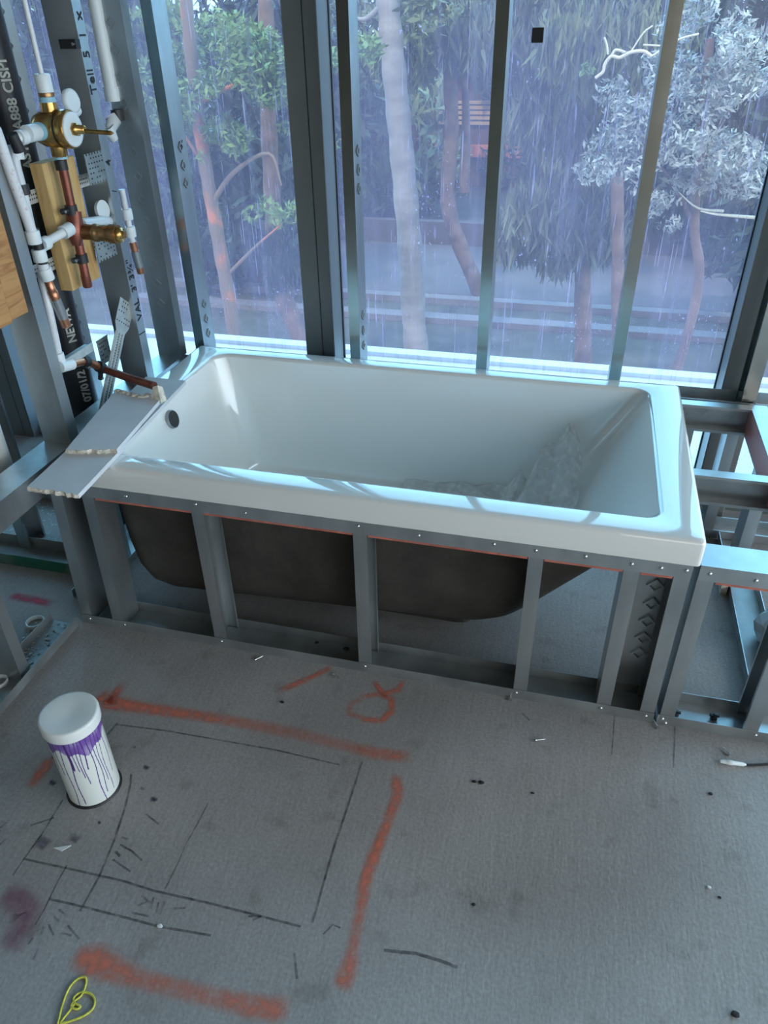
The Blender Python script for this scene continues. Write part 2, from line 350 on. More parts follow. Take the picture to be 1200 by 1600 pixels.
# ------------------------------------------------------------------ the setting
struct('floor', MB().box((-4, -4.5, -.22), (5.2, 1.235, 0)), 'concrete')
struct('ceiling', MB().box((-4, -4.5, 2.75), (5.2, 1.32, 2.95)), 'ceiling')  # unseen slab put in to control how much skylight enters
FLOOR = bpy.data.objects['floor']
struct('wall_back', MB().box((-4, -4.7, 0), (2.3, -4.5, 2.75)), 'room_wall')  # unseen wall added to give the studs something dark and brown to reflect
struct('wall_left', MB().box((-2.6, -4.5, 0), (-2.4, .9, 2.75)), 'room_wall')  # unseen wall added to cut light and reflections from the left
struct('trim_1', MB().box((-4, 1.235, -.22), (5.2, 2.44, -.045)).box((-4, 2.44, -.22), (5.2, 2.52, -.02)), 'ledge')

GY = 1.175
def window(n, x0, x1):
    w = thing('window_%d' % n, None, None, ((x0 + x1) / 2, GY, 0), kind='structure')
    build('pane', MB().box((x0, GY, .04), (x1, GY + .006, 2.72)), 'glass', w)
    build('sill', MB().box((x0, GY - .05, 0), (x1, GY + .05, .045)), 'alu', w)
    build('head', MB().box((x0, GY - .05, 2.70), (x1, GY + .05, 2.75)), 'alu', w)
    g = MB().box((x0, GY - .004, .04), (x0 + .006, GY + .012, 2.7)).box((x1 - .006, GY - .004, .04), (x1, GY + .012, 2.7))
    build('gasket', g, 'gasket', w)
    return w
def mullion(n, x0, x1):
    w = thing('trim_%d' % n, None, None, (x0, 1.06, 0), kind='structure')
    xm = x0 + (x1 - x0) * .60
    build('front_profile', MB().box((x0, 1.06, 0), (xm - .002, 1.20, 2.75)), 'alu', w)
    build('front_profile', MB().box((xm + .002, 1.06, 0), (x1, 1.20, 2.75)), 'alu', w)
    build('reveal', MB().box((x1, 1.064, 0), (x1 + .003, GY - .004, 2.75)), 'alu_reveal', w); build('reveal', MB().box((x0 - .003, 1.064, 0), (x0, GY - .004, 2.75)), 'alu_reveal', w)  # thin strips coloured as the daylit sides of the mullion
    build('groove', MB().box((xm - .002, 1.066, 0), (xm + .002, 1.20, 2.75)), 'gasket', w)
    return w
mullion(2, .402, .508); mullion(3, 1.878, 1.985); mullion(4, -1.06, -.955); mullion(5, 3.36, 3.466)
window(1, .508, 1.878); window(2, -.955, .402); window(3, 1.985, 3.36); window(4, -2.4, -1.06)

# ------------------------------------------------------------------ front frame under the tub (plane y = 0)
HT = 0.527
FH = 0.042
G_FRAME = 'galvanised steel studs of the tub frame'
channel('steel_track', 'long galvanised steel top track with red lower edge under the front rim of the tub', (0.0, 0, HT), '-z', 'y', 'x', 1.698, FH, .092, group='steel tracks of the tub frame', lip=False, cat='steel track',
        screws=[(.020, .018), (.018, .125), (.022, .255), (.018, .46), (.024, .60), (.018, .905), (.022, 1.06), (.018, 1.245), (.02, 1.345), (.018, 1.46), (.022, 1.565), (.022, 1.63), (.02, 1.685)], red=[(.152, .44), (.478, .888), (.928, 1.328), (1.368, 1.549), (1.59, 1.66)])
channel('steel_track', 'long steel floor track fixed to the concrete in front of the bathtub', (-.012, 0, 0), 'z', 'y', 'x', 1.711, .034, .095, group='steel tracks of the tub frame', lip=False, cat='steel track', m='galv_dull',
        screws=[(.02, .03), (.02, .15), (.022, .475), (.022, .92), (.022, 1.35), (.02, 1.575), (.02, 1.69)])
def fstud(x, side, label, fw=.036, tilt=0.0, emboss=None, z0=.004, m='galv'):
    wv = Vector((tilt, 0, 1)); wv = (wv.x, 0, 1)
    if side == 'l': return channel('steel_stud', label, (x, .0025, z0), 'x', 'y', wv, HT - .006, fw, .088, group=G_FRAME, emboss=emboss, m=m)
    return channel('steel_stud', label, (x + fw, .0025, z0), '-x', 'y', wv, HT - .006, fw, .088, group=G_FRAME, emboss=emboss, m=m)
fstud(-.012, 'r', 'galvanised corner stud at the left end of the tub frame, where floor tracks meet', tilt=.05)
fstud(.098, 'r', 'galvanised stud standing next to the left corner stud, under the plasterboard offcuts', tilt=.03)
fstud(.442, 'l', 'galvanised front stud second bay from the left, in front of the dark tub shell')
fstud(.890, 'l', 'galvanised front stud in the middle of the long side of the bathtub')
fstud(1.330, 'l', 'galvanised front stud at the point where the tub shell curves up')
fstud(1.551, 'l', 'galvanised stud just left of the narrow bay showing punched diamonds')
fstud(1.662, 'r', 'galvanised end stud immediately left of the black joint in the front frame')
ce = [on_y(u, v, .094) for u, v in ((1024, 914), (1018, 943), (1011, 970), (1005, 996), (998, 1020))]
channel('steel_stud', 'galvanised corner stud turned flat behind the narrow bay, showing five punched diamonds', (1.574, .094, .004), 'y', 'x', 'z', HT - .006, .036, .112, group=G_FRAME, emboss=[(p.z - .004, p.x - 1.574) for p in ce])
# right hob section, past the black joint
channel('steel_track', 'wide bright steel top track running right from the corner of the bathtub', (1.713, 0, HT), '-z', 'y', 'x', .75, FH, .092, group='steel tracks of the hob', lip=False, cat='steel track', screws=[(.02, .022), (.022, .12), (.02, .23), (.02, .42)], red=[(.04, .195), (.24, .62)])
channel('steel_track', 'steel floor track right of the black joint, with black plugs lying in it', (1.708, 0, 0), 'z', 'y', 'x', .75, .034, .095, group='steel tracks of the hob', lip=False, cat='steel track', screws=[(.02, .012), (.006, .022), (.02, .24)])
channel('steel_stud', 'steel stud immediately right of the black joint in the front frame', (1.713, .0025, .004), 'x', 'y', 'z', HT - .006, .036, .088, group=G_FRAME)
channel('steel_stud', 'steel stud of the front frame at the right picture edge, beside the black plugs', (1.952, .0025, .004), '-x', 'y', 'z', HT - .006, .036, .088, group=G_FRAME)

# hob to the right of the tub: joists, side rails, rear rail
G_HOB = 'steel rails of the hob box'
channel('steel_joist', 'steel joist lying open side forward in the hob, close to the rear rail', (1.70, .905, HT), '-y', '-z', 'x', .24, .036, .09, group=G_HOB, cat='steel joist', emboss=[.05, .12, .19], m='galv')
channel('steel_joist', 'steel joist crossing the middle of the hob beside the bathtub', (1.70, .452, HT), '-y', '-z', 'x', .28, .036, .09, group=G_HOB, cat='steel joist', m='galv')
channel('steel_rail', 'steel side rail of the hob with pink web, running towards the window', (1.94, .095, HT), 'x', '-z', 'y', .815, .05, .095, group=G_HOB, cat='steel rail', web_m='pink_steel', lip=False)
channel('steel_rail', 'steel rail lying on the concrete on the right of the hob', (1.955, .095, 0), 'z', 'x', 'y', .82, .034, .09, group=G_HOB, cat='steel rail', lip=False, web_m='galv_dull')
channel('steel_stud', 'short steel stud inside the hob in the far right corner', (1.955, .64, .036), 'x', 'y', 'z', .39, .036, .088, group=G_HOB)
channel('steel_rail', 'long steel rail of the window wall at tub rim height, behind the bathtub', (-.03, .918, HT - .034), 'z', 'y', 'x', 1.985, .034, .098, group='rails of the stud wall by the window', cat='steel rail', lip=False, screws=[(.018, 1.975), (.018, 1.91)], back_m='galv_dull')
channel('steel_rail', 'short end of steel rail under the right corner stud by the window', (1.958, .918, HT - .034), 'z', 'y', 'x', .10, .034, .098, group='rails of the stud wall by the window', cat='steel rail', lip=False, screws=[(.02, .018), (.02, .045)])
channel('steel_track', 'steel floor track of the window wall behind the bathtub', (-.03, .92, 0), 'z', 'y', 'x', 2.4, .034, .095, group='rails of the stud wall by the window', cat='steel track', lip=False)
for x, lab in ((.40, 'short steel stud behind the bathtub below the left mullion'), (1.07, 'short steel stud behind the middle of the bathtub'), (1.76, 'short steel stud below the rear rail right of the bathtub'), (1.90, 'short steel stud below the right corner stud by the window')):
    channel('steel_stud', lab, (x, .925, .03), 'x', 'y', 'z', HT - .07, .036, .086, group='short studs of the window wall')

# tall studs of the window wall
G_REAR = 'tall steel studs in front of the window'
def rstud(x, side, label, fw=.036, top=2.745, z0=HT - .03, emboss=None, y=.928):
    if side == 'l': return channel('steel_stud', label, (x, y, z0), 'x', 'y', 'z', top - z0, fw, .092, group=G_REAR, emboss=emboss, m='galv_smooth', web_m='galv')
    return channel('steel_stud', label, (x + fw, y, z0), '-x', 'y', 'z', top - z0, fw, .092, group=G_REAR, emboss=emboss, m='galv_smooth', web_m='galv')
em = [.10 + .055 * k for k in range(3)] + [.62 + .055 * k for k in range(3)]
rs = rstud(.012, 'r', 'tall galvanised stud marked K in front of the window beside the bathtub', emboss=em)
rstud(.614, 'r', 'tall galvanised stud in front of the glass just right of the dark mullion', emboss=em)
rstud(1.060, 'r', 'tall galvanised stud behind the middle of the bathtub, right of the pale tree trunk')
rstud(1.499, 'l', 'tall galvanised stud behind the right end of the bathtub, in front of the silver shrub')
rstud(1.916, 'r', 'tall galvanised stud at the right picture edge, beside the right mullion', fw=.042)

# ------------------------------------------------------------------ left partition
G_LEFT = 'tall steel studs of the left partition'
def lstud(y, label, x=-.03, z0=HT + .002, fw=.042, d=.092, emboss=None, group=G_LEFT, z1=2.745, m='galv', side='near'):
    # flange faces +x (the tub), web faces the camera side
    return channel('steel_stud', label, (x, y, z0), 'y', '-x', 'z', z1 - z0, fw, d, group=group, emboss=emboss, m=m)
lstud(.188, 'tall steel stud of the left partition, right beside the plywood board', x=-.03)
lstud(.645, 'tall steel stud of the left partition with black handwriting on its flange', x=-.03, emboss=None)
lstud(.888, 'tall steel stud of the left partition closest to the window', x=-.03, emboss=[.2 + .07*k for k in range(24)])
channel('steel_stud', 'pale steel stud with embossed web behind the black pipe', (-.25, .595, 0), '-x', 'y', 'z', 2.745, .04, .095, group='studs of the far leaf of the left partition', emboss=[.33 + .055*k for k in range(3)] + [.62 + .055*k for k in range(4)] + [1.2 + .08*k for k in range(6)])
channel('steel_stud', 'bluish steel stud in the next room, seen low at the left picture edge', (-.46, .30, .0), 'x', 'y', 'z', 2.745, .04, .092, group='studs of the far leaf of the left partition')
# low rail and floor track
channel('steel_rail', 'steel rail on top of the low wall, running under the plasterboard offcuts', (-.03, -1.6, HT + .003), '-z', '-x', 'y', 2.52, .08, .095, cat='steel rail', lip=False, group='rails of the low left wall')
channel('steel_track', 'dusty steel floor track of the low wall, meeting the corner of the tub frame', (-.016, -1.6, 0), 'z', '-x', 'y', 1.585, .032, .095, cat='steel track', lip=False, group='rails of the low left wall', m='galv_dull')
channel('steel_track', 'steel floor track under the left end of the bathtub', (-.02, .1, 0), 'z', '-x', 'y', .82, .03, .092, cat='steel track', lip=False, group='rails of the low left wall')
def low(y, lab): return channel('steel_stud', lab, (-.034, y, .003), 'y', '-x', 'z', HT - .006, .036, .088, group='studs of the low left wall', m='galv')
low(-.265, 'short steel stud of the low wall, standing between the two white pipe rings')
low(.30, 'short steel stud of the low wall hidden beside the left end of the tub shell'); low(.62, 'short steel stud of the low wall behind the left end of the tub shell')
channel('steel_track', 'steel floor track with green spray paint in the room at left', (-1.6, .205, 0), 'z', 'y', 'x', 1.46, .045, .11, cat='steel track', lip=False, group='tracks of the room at left', m='green_paint', web_m='galv_dull', back_m='galv_dull')
channel('steel_track', 'steel floor track in the far left corner by the window', (-1.6, .60, 0), 'z', 'y', 'x', 1.3, .04, .095, cat='steel track', lip=False, group='tracks of the room at left')

# ------------------------------------------------------------------ bathtub
tub = thing('bathtub', 'white acrylic drop-in bathtub with dark underside, set in the steel frame by the window', 'bathtub', (.89, .42, 0))
x0, x1, y0, y1, zt = .07, 1.711, -.011, .857, .598
ix0, ix1, iy0, iy1 = .165, 1.613, .070, .790
RI = (.045, .065, .06, .035)
rim = MB(); zb = HT + .003
rim.loops([rrect(x0, x1, y0, y1, .012, zb), rrect(x0, x1, y0, y1, .012, zt - .010), rrect(x0 + .003, x1 - .003, y0 + .003, y1 - .003, .012, zt - .003), rrect(x0 + .011, x1 - .011, y0 + .011, y1 - .011, .012, zt),
           rrect(ix0 - .012, ix1 + .012, iy0 - .012, iy1 + .012, tuple(r + .012 for r in RI), zt), rrect(ix0 - .004, ix1 + .004, iy0 - .004, iy1 + .004, tuple(r + .004 for r in RI), zt - .0025), rrect(ix0, ix1, iy0, iy1, RI, zt - .010)], smooth=True)
rim.loops([rrect(x0, x1, y0, y1, .012, zb), rrect(x0 + .012, x1 - .012, y0 + .012, y1 - .012, .012, zb)], smooth=False, flip=True)
build('rim', rim, 'acrylic', tub)
bs = MB(); L = []
def inner(t):
    """basin section at depth fraction t (0 rim, 1 bottom)"""
    z = zt - .010 - t * .405
    return (ix0 + .115 * t, ix1 - .26 * t ** 1.02, iy0 + .095 * (1 - (1 - t) ** 4), iy1 - .045 * t, z)
for k in range(11):
    t = k / 10 * .93; a = inner(t)
    L.append(rrect(a[0], a[1], a[2], a[3], tuple(r + .03 * t for r in RI), a[4], 8))
a = inner(.93)
for q in (.25, .5, .75, 1.0):
    s = math.sin(q * math.pi / 2); cc = 1 - math.cos(q * math.pi / 2); e = .045
    L.append(rrect(a[0] + e * cc, a[1] - e * cc * 1.6, a[2] + e * cc, a[3] - e * cc, tuple(r + .03 for r in RI), a[4] - .035 * s, 8))
bs.loops(L, False, True); build('basin', bs, 'acrylic', tub)
# overflow hole in the left end of the basin
hp = on_x(270, 655, .188); hn = Vector((1, 0, .28)).normalized()
og = build('overflow_ring', MB().lathe([(-.006, .0290), (.003, .0290), (.004, .0282), (.004, .0265), (-.004, .0265)], hp, hn, 28), 'chrome', tub)
build('overflow_hole', MB().lathe([(-.004, .0265), (.0042, .0265)], hp, hn, 28), 'hole', og)
# dark underside
sh = MB(); L = []
prof = [(0, .105, 1.63, .098, .835, zb - .002), (.3, .112, 1.56, .102, .82, .40), (.6, .118, 1.455, .107, .80, .28), (.8, .130, 1.385, .112, .79, .20), (.92, .152, 1.34, .122, .78, .15), (.98, .185, 1.30, .143, .76, .118), (1.0, .24, 1.24, .18, .73, .106), (1.0, .34, 1.15, .26, .66, .102)]
for t, a0, a1, b0, b1, z in prof:
    lp = rrect(a0, a1, b0, b1, (.12, .09, .07, .13), z, 8)
    L.append([(p[0], p[1], p[2] + .055 * t * (p[0] - .95)) for p in lp])
sh.loops(L, False, True, flip=True); build('underside_shell', sh, 'shell', tub)
build('mortar_bed', MB().hexa(rrect(.24, 1.18, .27, .70, .05, 0, 4), rrect(.30, 1.14, .29, .68, .05, .125, 4)), 'shell', tub)  # unseen block added to keep window light off the floor below the tub

# ------------------------------------------------------------------ plasterboard offcuts on the left rim
def offcut(label, pts, z, th, seed, dz=(0, 0, 0, 0), ragged=(0, 2)):
    """pts: 4 corners (x,y) counter-clockwise seen from above; sides listed in ragged are broken"""
    t = thing('plasterboard_offcut', label, 'plasterboard', (sum(p[0] for p in pts)/4, sum(p[1] for p in pts)/4, z), 'plasterboard offcuts lying on the tub rim')
    rr = random.Random(seed); out = []; n = 14; edge = []
    for k in range(4):
        a = Vector((*pts[k], dz[k])); b = Vector((*pts[(k+1) % 4], dz[(k+1) % 4])); d = (b - a); nn = Vector((d.y, -d.x, 0)).normalized()
        for i in range(n):
            q = a + d * (i / n); q = q + nn * (rr.uniform(-.004, .004) if k in ragged and i else 0); out.append(q); edge.append(k)
    top = [(p.x, p.y, p.z + z + th) for p in out]; bot = [(p.x, p.y, p.z + z) for p in out]
    N = len(out); cx = sum(p[0] for p in top)/N; cy = sum(p[1] for p in top)/N
    def cap(lp, up):
        return MB().add(lp, [tuple(range(N)) if up else tuple(range(N))[::-1]])
    face = cap([(p[0], p[1], p[2] + .0004) for p in top], True); face2 = cap(bot, False); face.add(face2.v, face2.f)
    core = MB(); side = MB()
    for i in range(N):
        j = (i + 1) % N; tgt = core if edge[i] in ragged else side
        if edge[i] in ragged:
            mid = []; 
            for k in (i, j):
                o = Vector((pts[edge[i]][0] - pts[(edge[i]+2) % 4][0], pts[edge[i]][1] - pts[(edge[i]+2) % 4][1], 0)).normalized()
                r2 = random.Random(seed * 100 + k); mid.append((out[k].x + o.x * r2.uniform(-.001, .005), out[k].y + o.y * r2.uniform(-.001, .005), out[k].z + z + th * .5))
            tgt.add([bot[i], bot[j], mid[1], mid[0], top[j], top[i]], [(0, 1, 2, 3), (3, 2, 4, 5)])
        else: tgt.add([bot[i], bot[j], top[j], top[i]], [(0, 1, 2, 3)])
    build('paper_face', face, 'board', t); build('taped_edge', side, 'board', t); build('broken_edge', core, 'gypsum', t)
    return t
p1 = [on_z(u, v, .612) for u, v in ((42, 765), (122, 776), (284, 597), (243, 592))]
p1 = [(.101, -.164), (.246, -.164), (.186, .522), (.045, .522)]
offcut('long lower plasterboard offcut lying on the left rim, front end overhanging', p1, zt + .0008, .0125, 3, ragged=(0,))
p2 = [(.099, .008), (.231, .040), (.198, .345), (.030, .372)]
t2 = offcut('shorter upper plasterboard offcut with broken ends on top of the longer one', p2, zt + .0142, .0125, 5, dz=(0, .0, .006, .004), ragged=(0, 2))
def rough_lump(o, s, seed, sub=2):
    rr = random.Random(seed); n = 9; L = []
    for i in range(1, 6):
        ph = math.pi * i / 6
        L.append([(o[0] + s[0]*math.sin(ph)*math.cos(2*math.pi*k/n)*rr.uniform(.7, 1.2), o[1] + s[1]*math.sin(ph)*math.sin(2*math.pi*k/n)*rr.uniform(.7, 1.2), o[2] + s[2]*(1 - math.cos(ph)) + 0*rr.random()) for k in range(n)])
    return MB().loops(L, True, True, smooth=False)
# upstanding broken corner of the upper offcut, against the copper pipe
c = MB().hexa([(.168, .335, zt + .024), (.206, .330, zt + .024), (.212, .352, zt + .024), (.175, .362, zt + .024)], [(.178, .345, zt + .068), (.196, .343, zt + .075), (.204, .356, zt + .066), (.182, .360, zt + .060)])
build('snapped_corner', c, 'gypsum', t2)
for k in range(5):
    build('broken_edge', rough_lump((.045 + .022*k + random.uniform(-.006, .006), .366 - .006*k, zt + .026), (.016, .010, .006), 20 + k), 'gypsum', t2)
single('gypsum_crumb', rough_lump((.150, .350, zt + .027), (.012, .010, .008), 44), 'gypsum', 'pale gypsum crumb on the upper plasterboard offcut beside the copper pipe', 'gypsum crumb')

# ------------------------------------------------------------------ plastic film in the tub
def bag():
    t = bpy.data
    n = 70; mb = MB(); V = []
    rr = np.random.default_rng(3)
    ph = rr.uniform(0, 6.28, 14); fx = rr.uniform(5, 20, 14); fy = rr.uniform(5, 20, 14)
    for j in range(n):
        for i in range(n):
            u, v = i/(n-1), j/(n-1)
            x = .86 + .58 * u; y = .36 + .385 * v + .02 * math.sin(7*u)
            z = max(.190 + .012*v, .596 - .405 * (1.613 - x) / .26)
            w = sum(math.sin(fx[k]*u + fy[k]*v + ph[k]) / (1 + .05*k) for k in range(14)) / 14
            amp = .05 * min(1, 2.5*u)
            def tent(c, hw): return max(0, 1 - abs(u - c) / hw)
            pk = .20 * min(1, 1.7 * tent(.765 + .10*v, .17)) * max(0, min(1, (v - .2) / .6)); pk2 = .10 * tent(.68, .09) * max(0, min(1, (v - .3) / .5)); pk3 = .06 * tent(.96, .07) * max(0, 1 - abs(v - .6) / .4)
            z += abs(w) * amp * 1.6 + max(pk, pk2) + pk3 + .006
            V.append((x + .03 * w, min(y + .02 * w, .742), z))
    mb.add(V, [(j*n+i, j*n+i+1, (j+1)*n+i+1, (j+1)*n+i) for j in range(n-1) for i in range(n-1)], True)
    return mb
single('plastic_sheet', bag(), 'film', 'crumpled clear plastic sheet lying inside the white bathtub', 'plastic sheet')

# ------------------------------------------------------------------ black pipe with lettering
def text_mesh(s, size, bold=.0, ext=.0004):
    c = bpy.data.curves.new('text', 'FONT'); c.body = s; c.size = size; c.offset = bold; c.resolution_u = 3; c.extrude = ext
    o = bpy.data.objects.new('text', c); me = bpy.data.meshes.new_from_object(o)
    v = [tuple(p.co) for p in me.vertices]; f = [tuple(p.vertices) for p in me.polygons]
    bpy.data.objects.remove(o); bpy.data.curves.remove(c); bpy.data.meshes.remove(me); return v, f
PC = Vector((-.228, .528, 0)); PR = .056
bp = thing('soil_pipe', 'black cast iron waste pipe with pale stencilled lettering behind the left partition', 'waste pipe', PC)
build('pipe', MB().tube([PC + Vector((0, 0, z)) for z in (0, .5, 1, 1.5, 2, 2.745)], PR, 32), 'black_pipe', bp)
def pipe_text(s, z, size, ang):
    v, f = text_mesh(s, size, .0010, .0018); mb = MB()
    h = max(p[1] for p in v); a0 = math.radians(ang); V = []
    for p in v:
        a = a0 - (p[1] - h/2) / PR; r = PR + .0006 + p[2]
        V.append(PC + Vector((r*math.cos(a), r*math.sin(a), z + p[0])))
    mb.add(V, f); build('stencilled_lettering', mb, 'print_white', bp)
pipe_text('INDIA', on_x(134, 706, -.19).z, .036, -30); pipe_text('07/01/2', on_x(118, 638, -.19).z, .036, -30); pipe_text('NEWA', on_x(101, 540, -.19).z, .036, -30)
pipe_text('ASTM', on_x(22, 236, -.19).z - .05, .036, -30); pipe_text('A888', on_x(15, 205, -.19).z, .036, -30); pipe_text('CISPI', on_x(5, 146, -.19).z, .036, -30)

# ------------------------------------------------------------------ plumbing on the left partition
XP = -.05
def tubepx(pts, x): return [on_x(u, v, x) for u, v in pts]
def smooth_path(P, n=6):
    P = [Vector(p) for p in P]; Q = [P[0]*2 - P[1]] + P + [P[-1]*2 - P[-2]]; out = []
    for i in range(1, len(Q) - 2):
        for k in range(n):
            t = k / n; a, b, c_, d = Q[i-1], Q[i], Q[i+1], Q[i+2]
            out.append(.5 * ((2*b) + (c_ - a)*t + (2*a - 5*b + 4*c_ - d)*t*t + (3*b - a - 3*c_ + d)*t**3))
    return out + [P[-1]]
# timber noggin carrying the mixer
nb = MB(); 
A = [on_x(u, v, -.045) for u, v in ((68, 256), (122, 243), (158, 428), (112, 461))]
y0n, y1n = .385, .53
nb.box((-.085, y0n, .925), (-.045, y1n, 1.262))
single('timber_noggin', nb, 'pine', 'pale pine block behind the brass mixer valve, held by perforated straps', 'timber block', bevel=.002)
def strap(label, z, y0_, y1_, x=-.088, h=.034, grp='perforated straps behind the timber block'):
    t = thing('perforated_strap', label, 'metal strap', (x, y0_, z), grp)
    mb = MB().box((x, y0_, z), (x + .0015, y1_, z + h)); 
    for q in (.2, .5, .8): mb.box((x + .0015, y0_, z + h*q - .002), (x + .003, y1_, z + h*q + .002))
    build('strip', mb, 'zinc_strap', t)
    hl = MB()
    for q in (.35, .65):
        for k in range(int((y1_ - y0_) / .009)): hl.box((x + .0015, y0_ + .009*k + .002, z + h*q - .002), (x + .0019, y0_ + .009*k + .006, z + h*q + .002))
    build('punched_holes', hl, 'black_plastic', t); return t
strap('upper perforated strap from the black pipe to the timber block', 1.165, .20, .64); strap('lower perforated strap holding the bottom of the timber block', .985, .20, .64)
# mixer valve
mv = thing('mixer_valve', 'brass shower mixer valve with white collar and long threaded spindle', 'mixer valve', (-.01, .42, 1.34))
mc = Vector((-.012, .425, 1.34))
build('valve_body', MB().lathe([(-.05, .022), (-.045, .034), (-.025, .043), (.0, .046), (.018, .044), (.024, .040), (.026, .046), (.05, .046), (.054, .043)], mc, (1, 0, 0), 28), 'brass', mv)
build('groove_ring', MB().lathe([(.0235, .0445), (.0275, .0465), (.0285, .0445)], mc, (1, 0, 0), 28), 'black_plastic', mv)
build('white_collar', MB().lathe([(.053, .041), (.058, .041), (.0585, .036), (.0585, .018)], mc, (1, 0, 0), 28), 'white_plastic', mv)
build('spindle_nut', MB().lathe([(.058, .016), (.07, .016), (.071, .012), (.09, .011), (.092, .008)], mc, (1, 0, 0), 6), 'brass', mv)
sp = [(.09, .0055)]
for k in range(36): sp += [(.092 + k*.002, .0045), (.093 + k*.002, .0058)]
sp += [(.166, .005), (.172, .0015)]
build('spindle', MB().lathe(sp, mc, (1, 0, -.04), 10), 'brass', mv)
up = Vector((0, 0, 1))
build('outlet_nut', MB().lathe([(.038, .022), (.045, .022), (.062, .021)], mc, up, 8), 'brass', mv); build('outlet_nut', MB().lathe([(.038, .021), (.062, .021), (.066, .018)], mc, -up, 8), 'brass', mv)
build('blue_ring', MB().lathe([(.062, .0205), (.074, .0205)], mc, up, 18), 'blue_ring', mv); build('blue_ring', MB().lathe([(.064, .0175), (.071, .0175)], mc, -up, 18), 'blue_ring', mv)
fy = Vector((0, 1, 0))
build('blue_ring', MB().lathe([(.044, .0215), (.058, .0215)], mc + Vector((-.01, 0, 0)), -fy, 18), 'blue_ring', mv)
def pipe(name, label, cat, P, r, m, group=None, parts=(), n=14):
    t = thing(name, label, cat, P[0], group); build('tube', MB().tube(P, r, n), m, t)
    for nm, o, ax, prof, mm in parts: build(nm, MB().lathe(prof, o, ax, 18), mm, t)
    return t
SL = [(-.016, .0175), (-.014, .0185), (.014, .0185), (.016, .0175)]     # sleeve profile
pipe('cold_feed_tube', 'thin translucent tube rising from the top of the mixer valve', 'water pipe', [mc + up*.074, mc + up*.3, mc + Vector((-.01, .0, 1.40))], [.0065, .0065, .0065], 'pex',
     parts=[('black_ring', mc + up*.079, up, [(-.004, .020), (.004, .020)], 'brass_old'), ('sleeve', mc + up*.104, up, [(-.020, .0205), (.016, .0205), (.021, .018)], 'white_plastic')])
lf = mc + Vector((-.01, -.058, 0))
e1 = on_x(22, 217, -.03)
pipe('feed_pipe', 'white water pipe from the left side of the mixer valve to a black elbow', 'water pipe', [lf, lf*.5 + e1*.5, e1 + Vector((0, .03, 0)), e1], .0115, 'white_plastic', 'white water pipes of the mixer',
     parts=[('nut', lf + Vector((0, -.022, 0)), fy, [(-.02, .0205), (.018, .0205), (.022, .019)], 'white_plastic'), ('elbow_collar', e1 + Vector((0, .028, 0)), fy, [(-.012, .018), (.012, .018)], 'white_plastic'), ('black_elbow', e1, (0, .3, -1), [(-.012, .013), (.03, .015)], 'black_plastic')])
# riser from the elbow down to the capped copper stub
R1 = tubepx([(22, 228), (24, 255), (33, 290), (40, 320)], -.055)
pipe('riser_pipe', 'white riser pipe below the black elbow at the left of the mixer valve', 'water pipe', smooth_path([R1[0], R1[1], R1[2], R1[3], *tubepx([(50, 365)], -.055)]), .0125, 'pex', 'white water pipes of the mixer',
     parts=[('sleeve', R1[0] + Vector((0, 0, -.014)), up, [(-.016, .0185), (.016, .0185)], 'white_plastic'), ('pipe_clip', on_x(36, 296, -.052), up, [(-.012, .0165), (.012, .0165)], 'black_plastic')])
R2 = tubepx([(-8, 200), (0, 222), (20, 280), (38, 330), (51, 367)], -.022)
pipe('riser_pipe', 'white pipe with red print crossing from the picture edge to the black tee', 'water pipe', smooth_path(R2), .0135, 'pex_print', 'white water pipes of the mixer',
     parts=[('sleeve', R2[-1] + Vector((0, 0, -.006)), up, SL, 'white_plastic')])
tee = on_x(59, 382, -.035)
pipe('tee_fitting', 'black tee with white sleeves between the riser and the brass valve', 'pipe fitting', [tee + up*.04, tee - up*.05], .0135, 'black_plastic', None,
     parts=[('sleeve', on_x(62, 399, -.035), up, SL, 'white_plastic'), ('branch_collar', tee + Vector((0, .026, -.004)), fy, [(-.014, .018), (.012, .018)], 'white_plastic')])
b0, b1 = tee + Vector((.0, .03, -.003)), Vector((-.012, .395, 1.098))
pipe('branch_pipe', 'short white pipe from the black tee to the lower brass valve', 'water pipe', [b0, b1], .0115, 'white_plastic', 'white water pipes of the mixer',
     parts=[('nut', b1, (b1 - b0), [(-.028, .0185), (.0, .0185), (.004, .016)], 'white_plastic')])
S1 = [on_x(63, 405, -.04), on_x(72, 428, -.04), on_x(75, 438, -.04), on_x(95, 488, -.04)]
st = pipe('capped_stub', 'capped copper stub hanging below the white sleeves at the left partition', 'pipe stub', [S1[0], S1[1]], .0145, 'pex', 'capped copper stubs',
     parts=[('sleeve', S1[1], S1[1] - S1[0], SL, 'white_plastic')])
d = (S1[3] - S1[2]).normalized(); build('copper_tube', MB().lathe([(0, .0115), (.03, .0115), (.031, .0135), (.05, .0135), (.14, .0135)], S1[2], d, 18), 'copper', st)
build('grey_band', MB().lathe([(.055, .0142), (.115, .0142)], S1[2], d, 18), 'chrome', st)
S2 = [on_x(198, 335, -.06), on_x(203, 362, -.06), on_x(207, 378, -.06), on_x(218, 418, -.06)]
st = pipe('capped_stub', 'capped copper stub hanging behind the stud with handwriting', 'pipe stub', [on_x(190, 296, -.06), S2[0], S2[1], S2[2]], .010, 'pex', 'capped copper stubs',
     parts=[('sleeve', S2[0], S2[1] - S2[0], SL, 'white_plastic'), ('sleeve', S2[1], S2[1] - S2[0], SL, 'white_plastic')])
d = (S2[3] - S2[2]).normalized(); build('copper_tube', MB().lathe([(0, .012), (.105, .0125)], S2[2], d, 18), 'copper', st); build('grey_band', MB().lathe([(.03, .0135), (.085, .0135)], S2[2], d, 18), 'chrome', st)
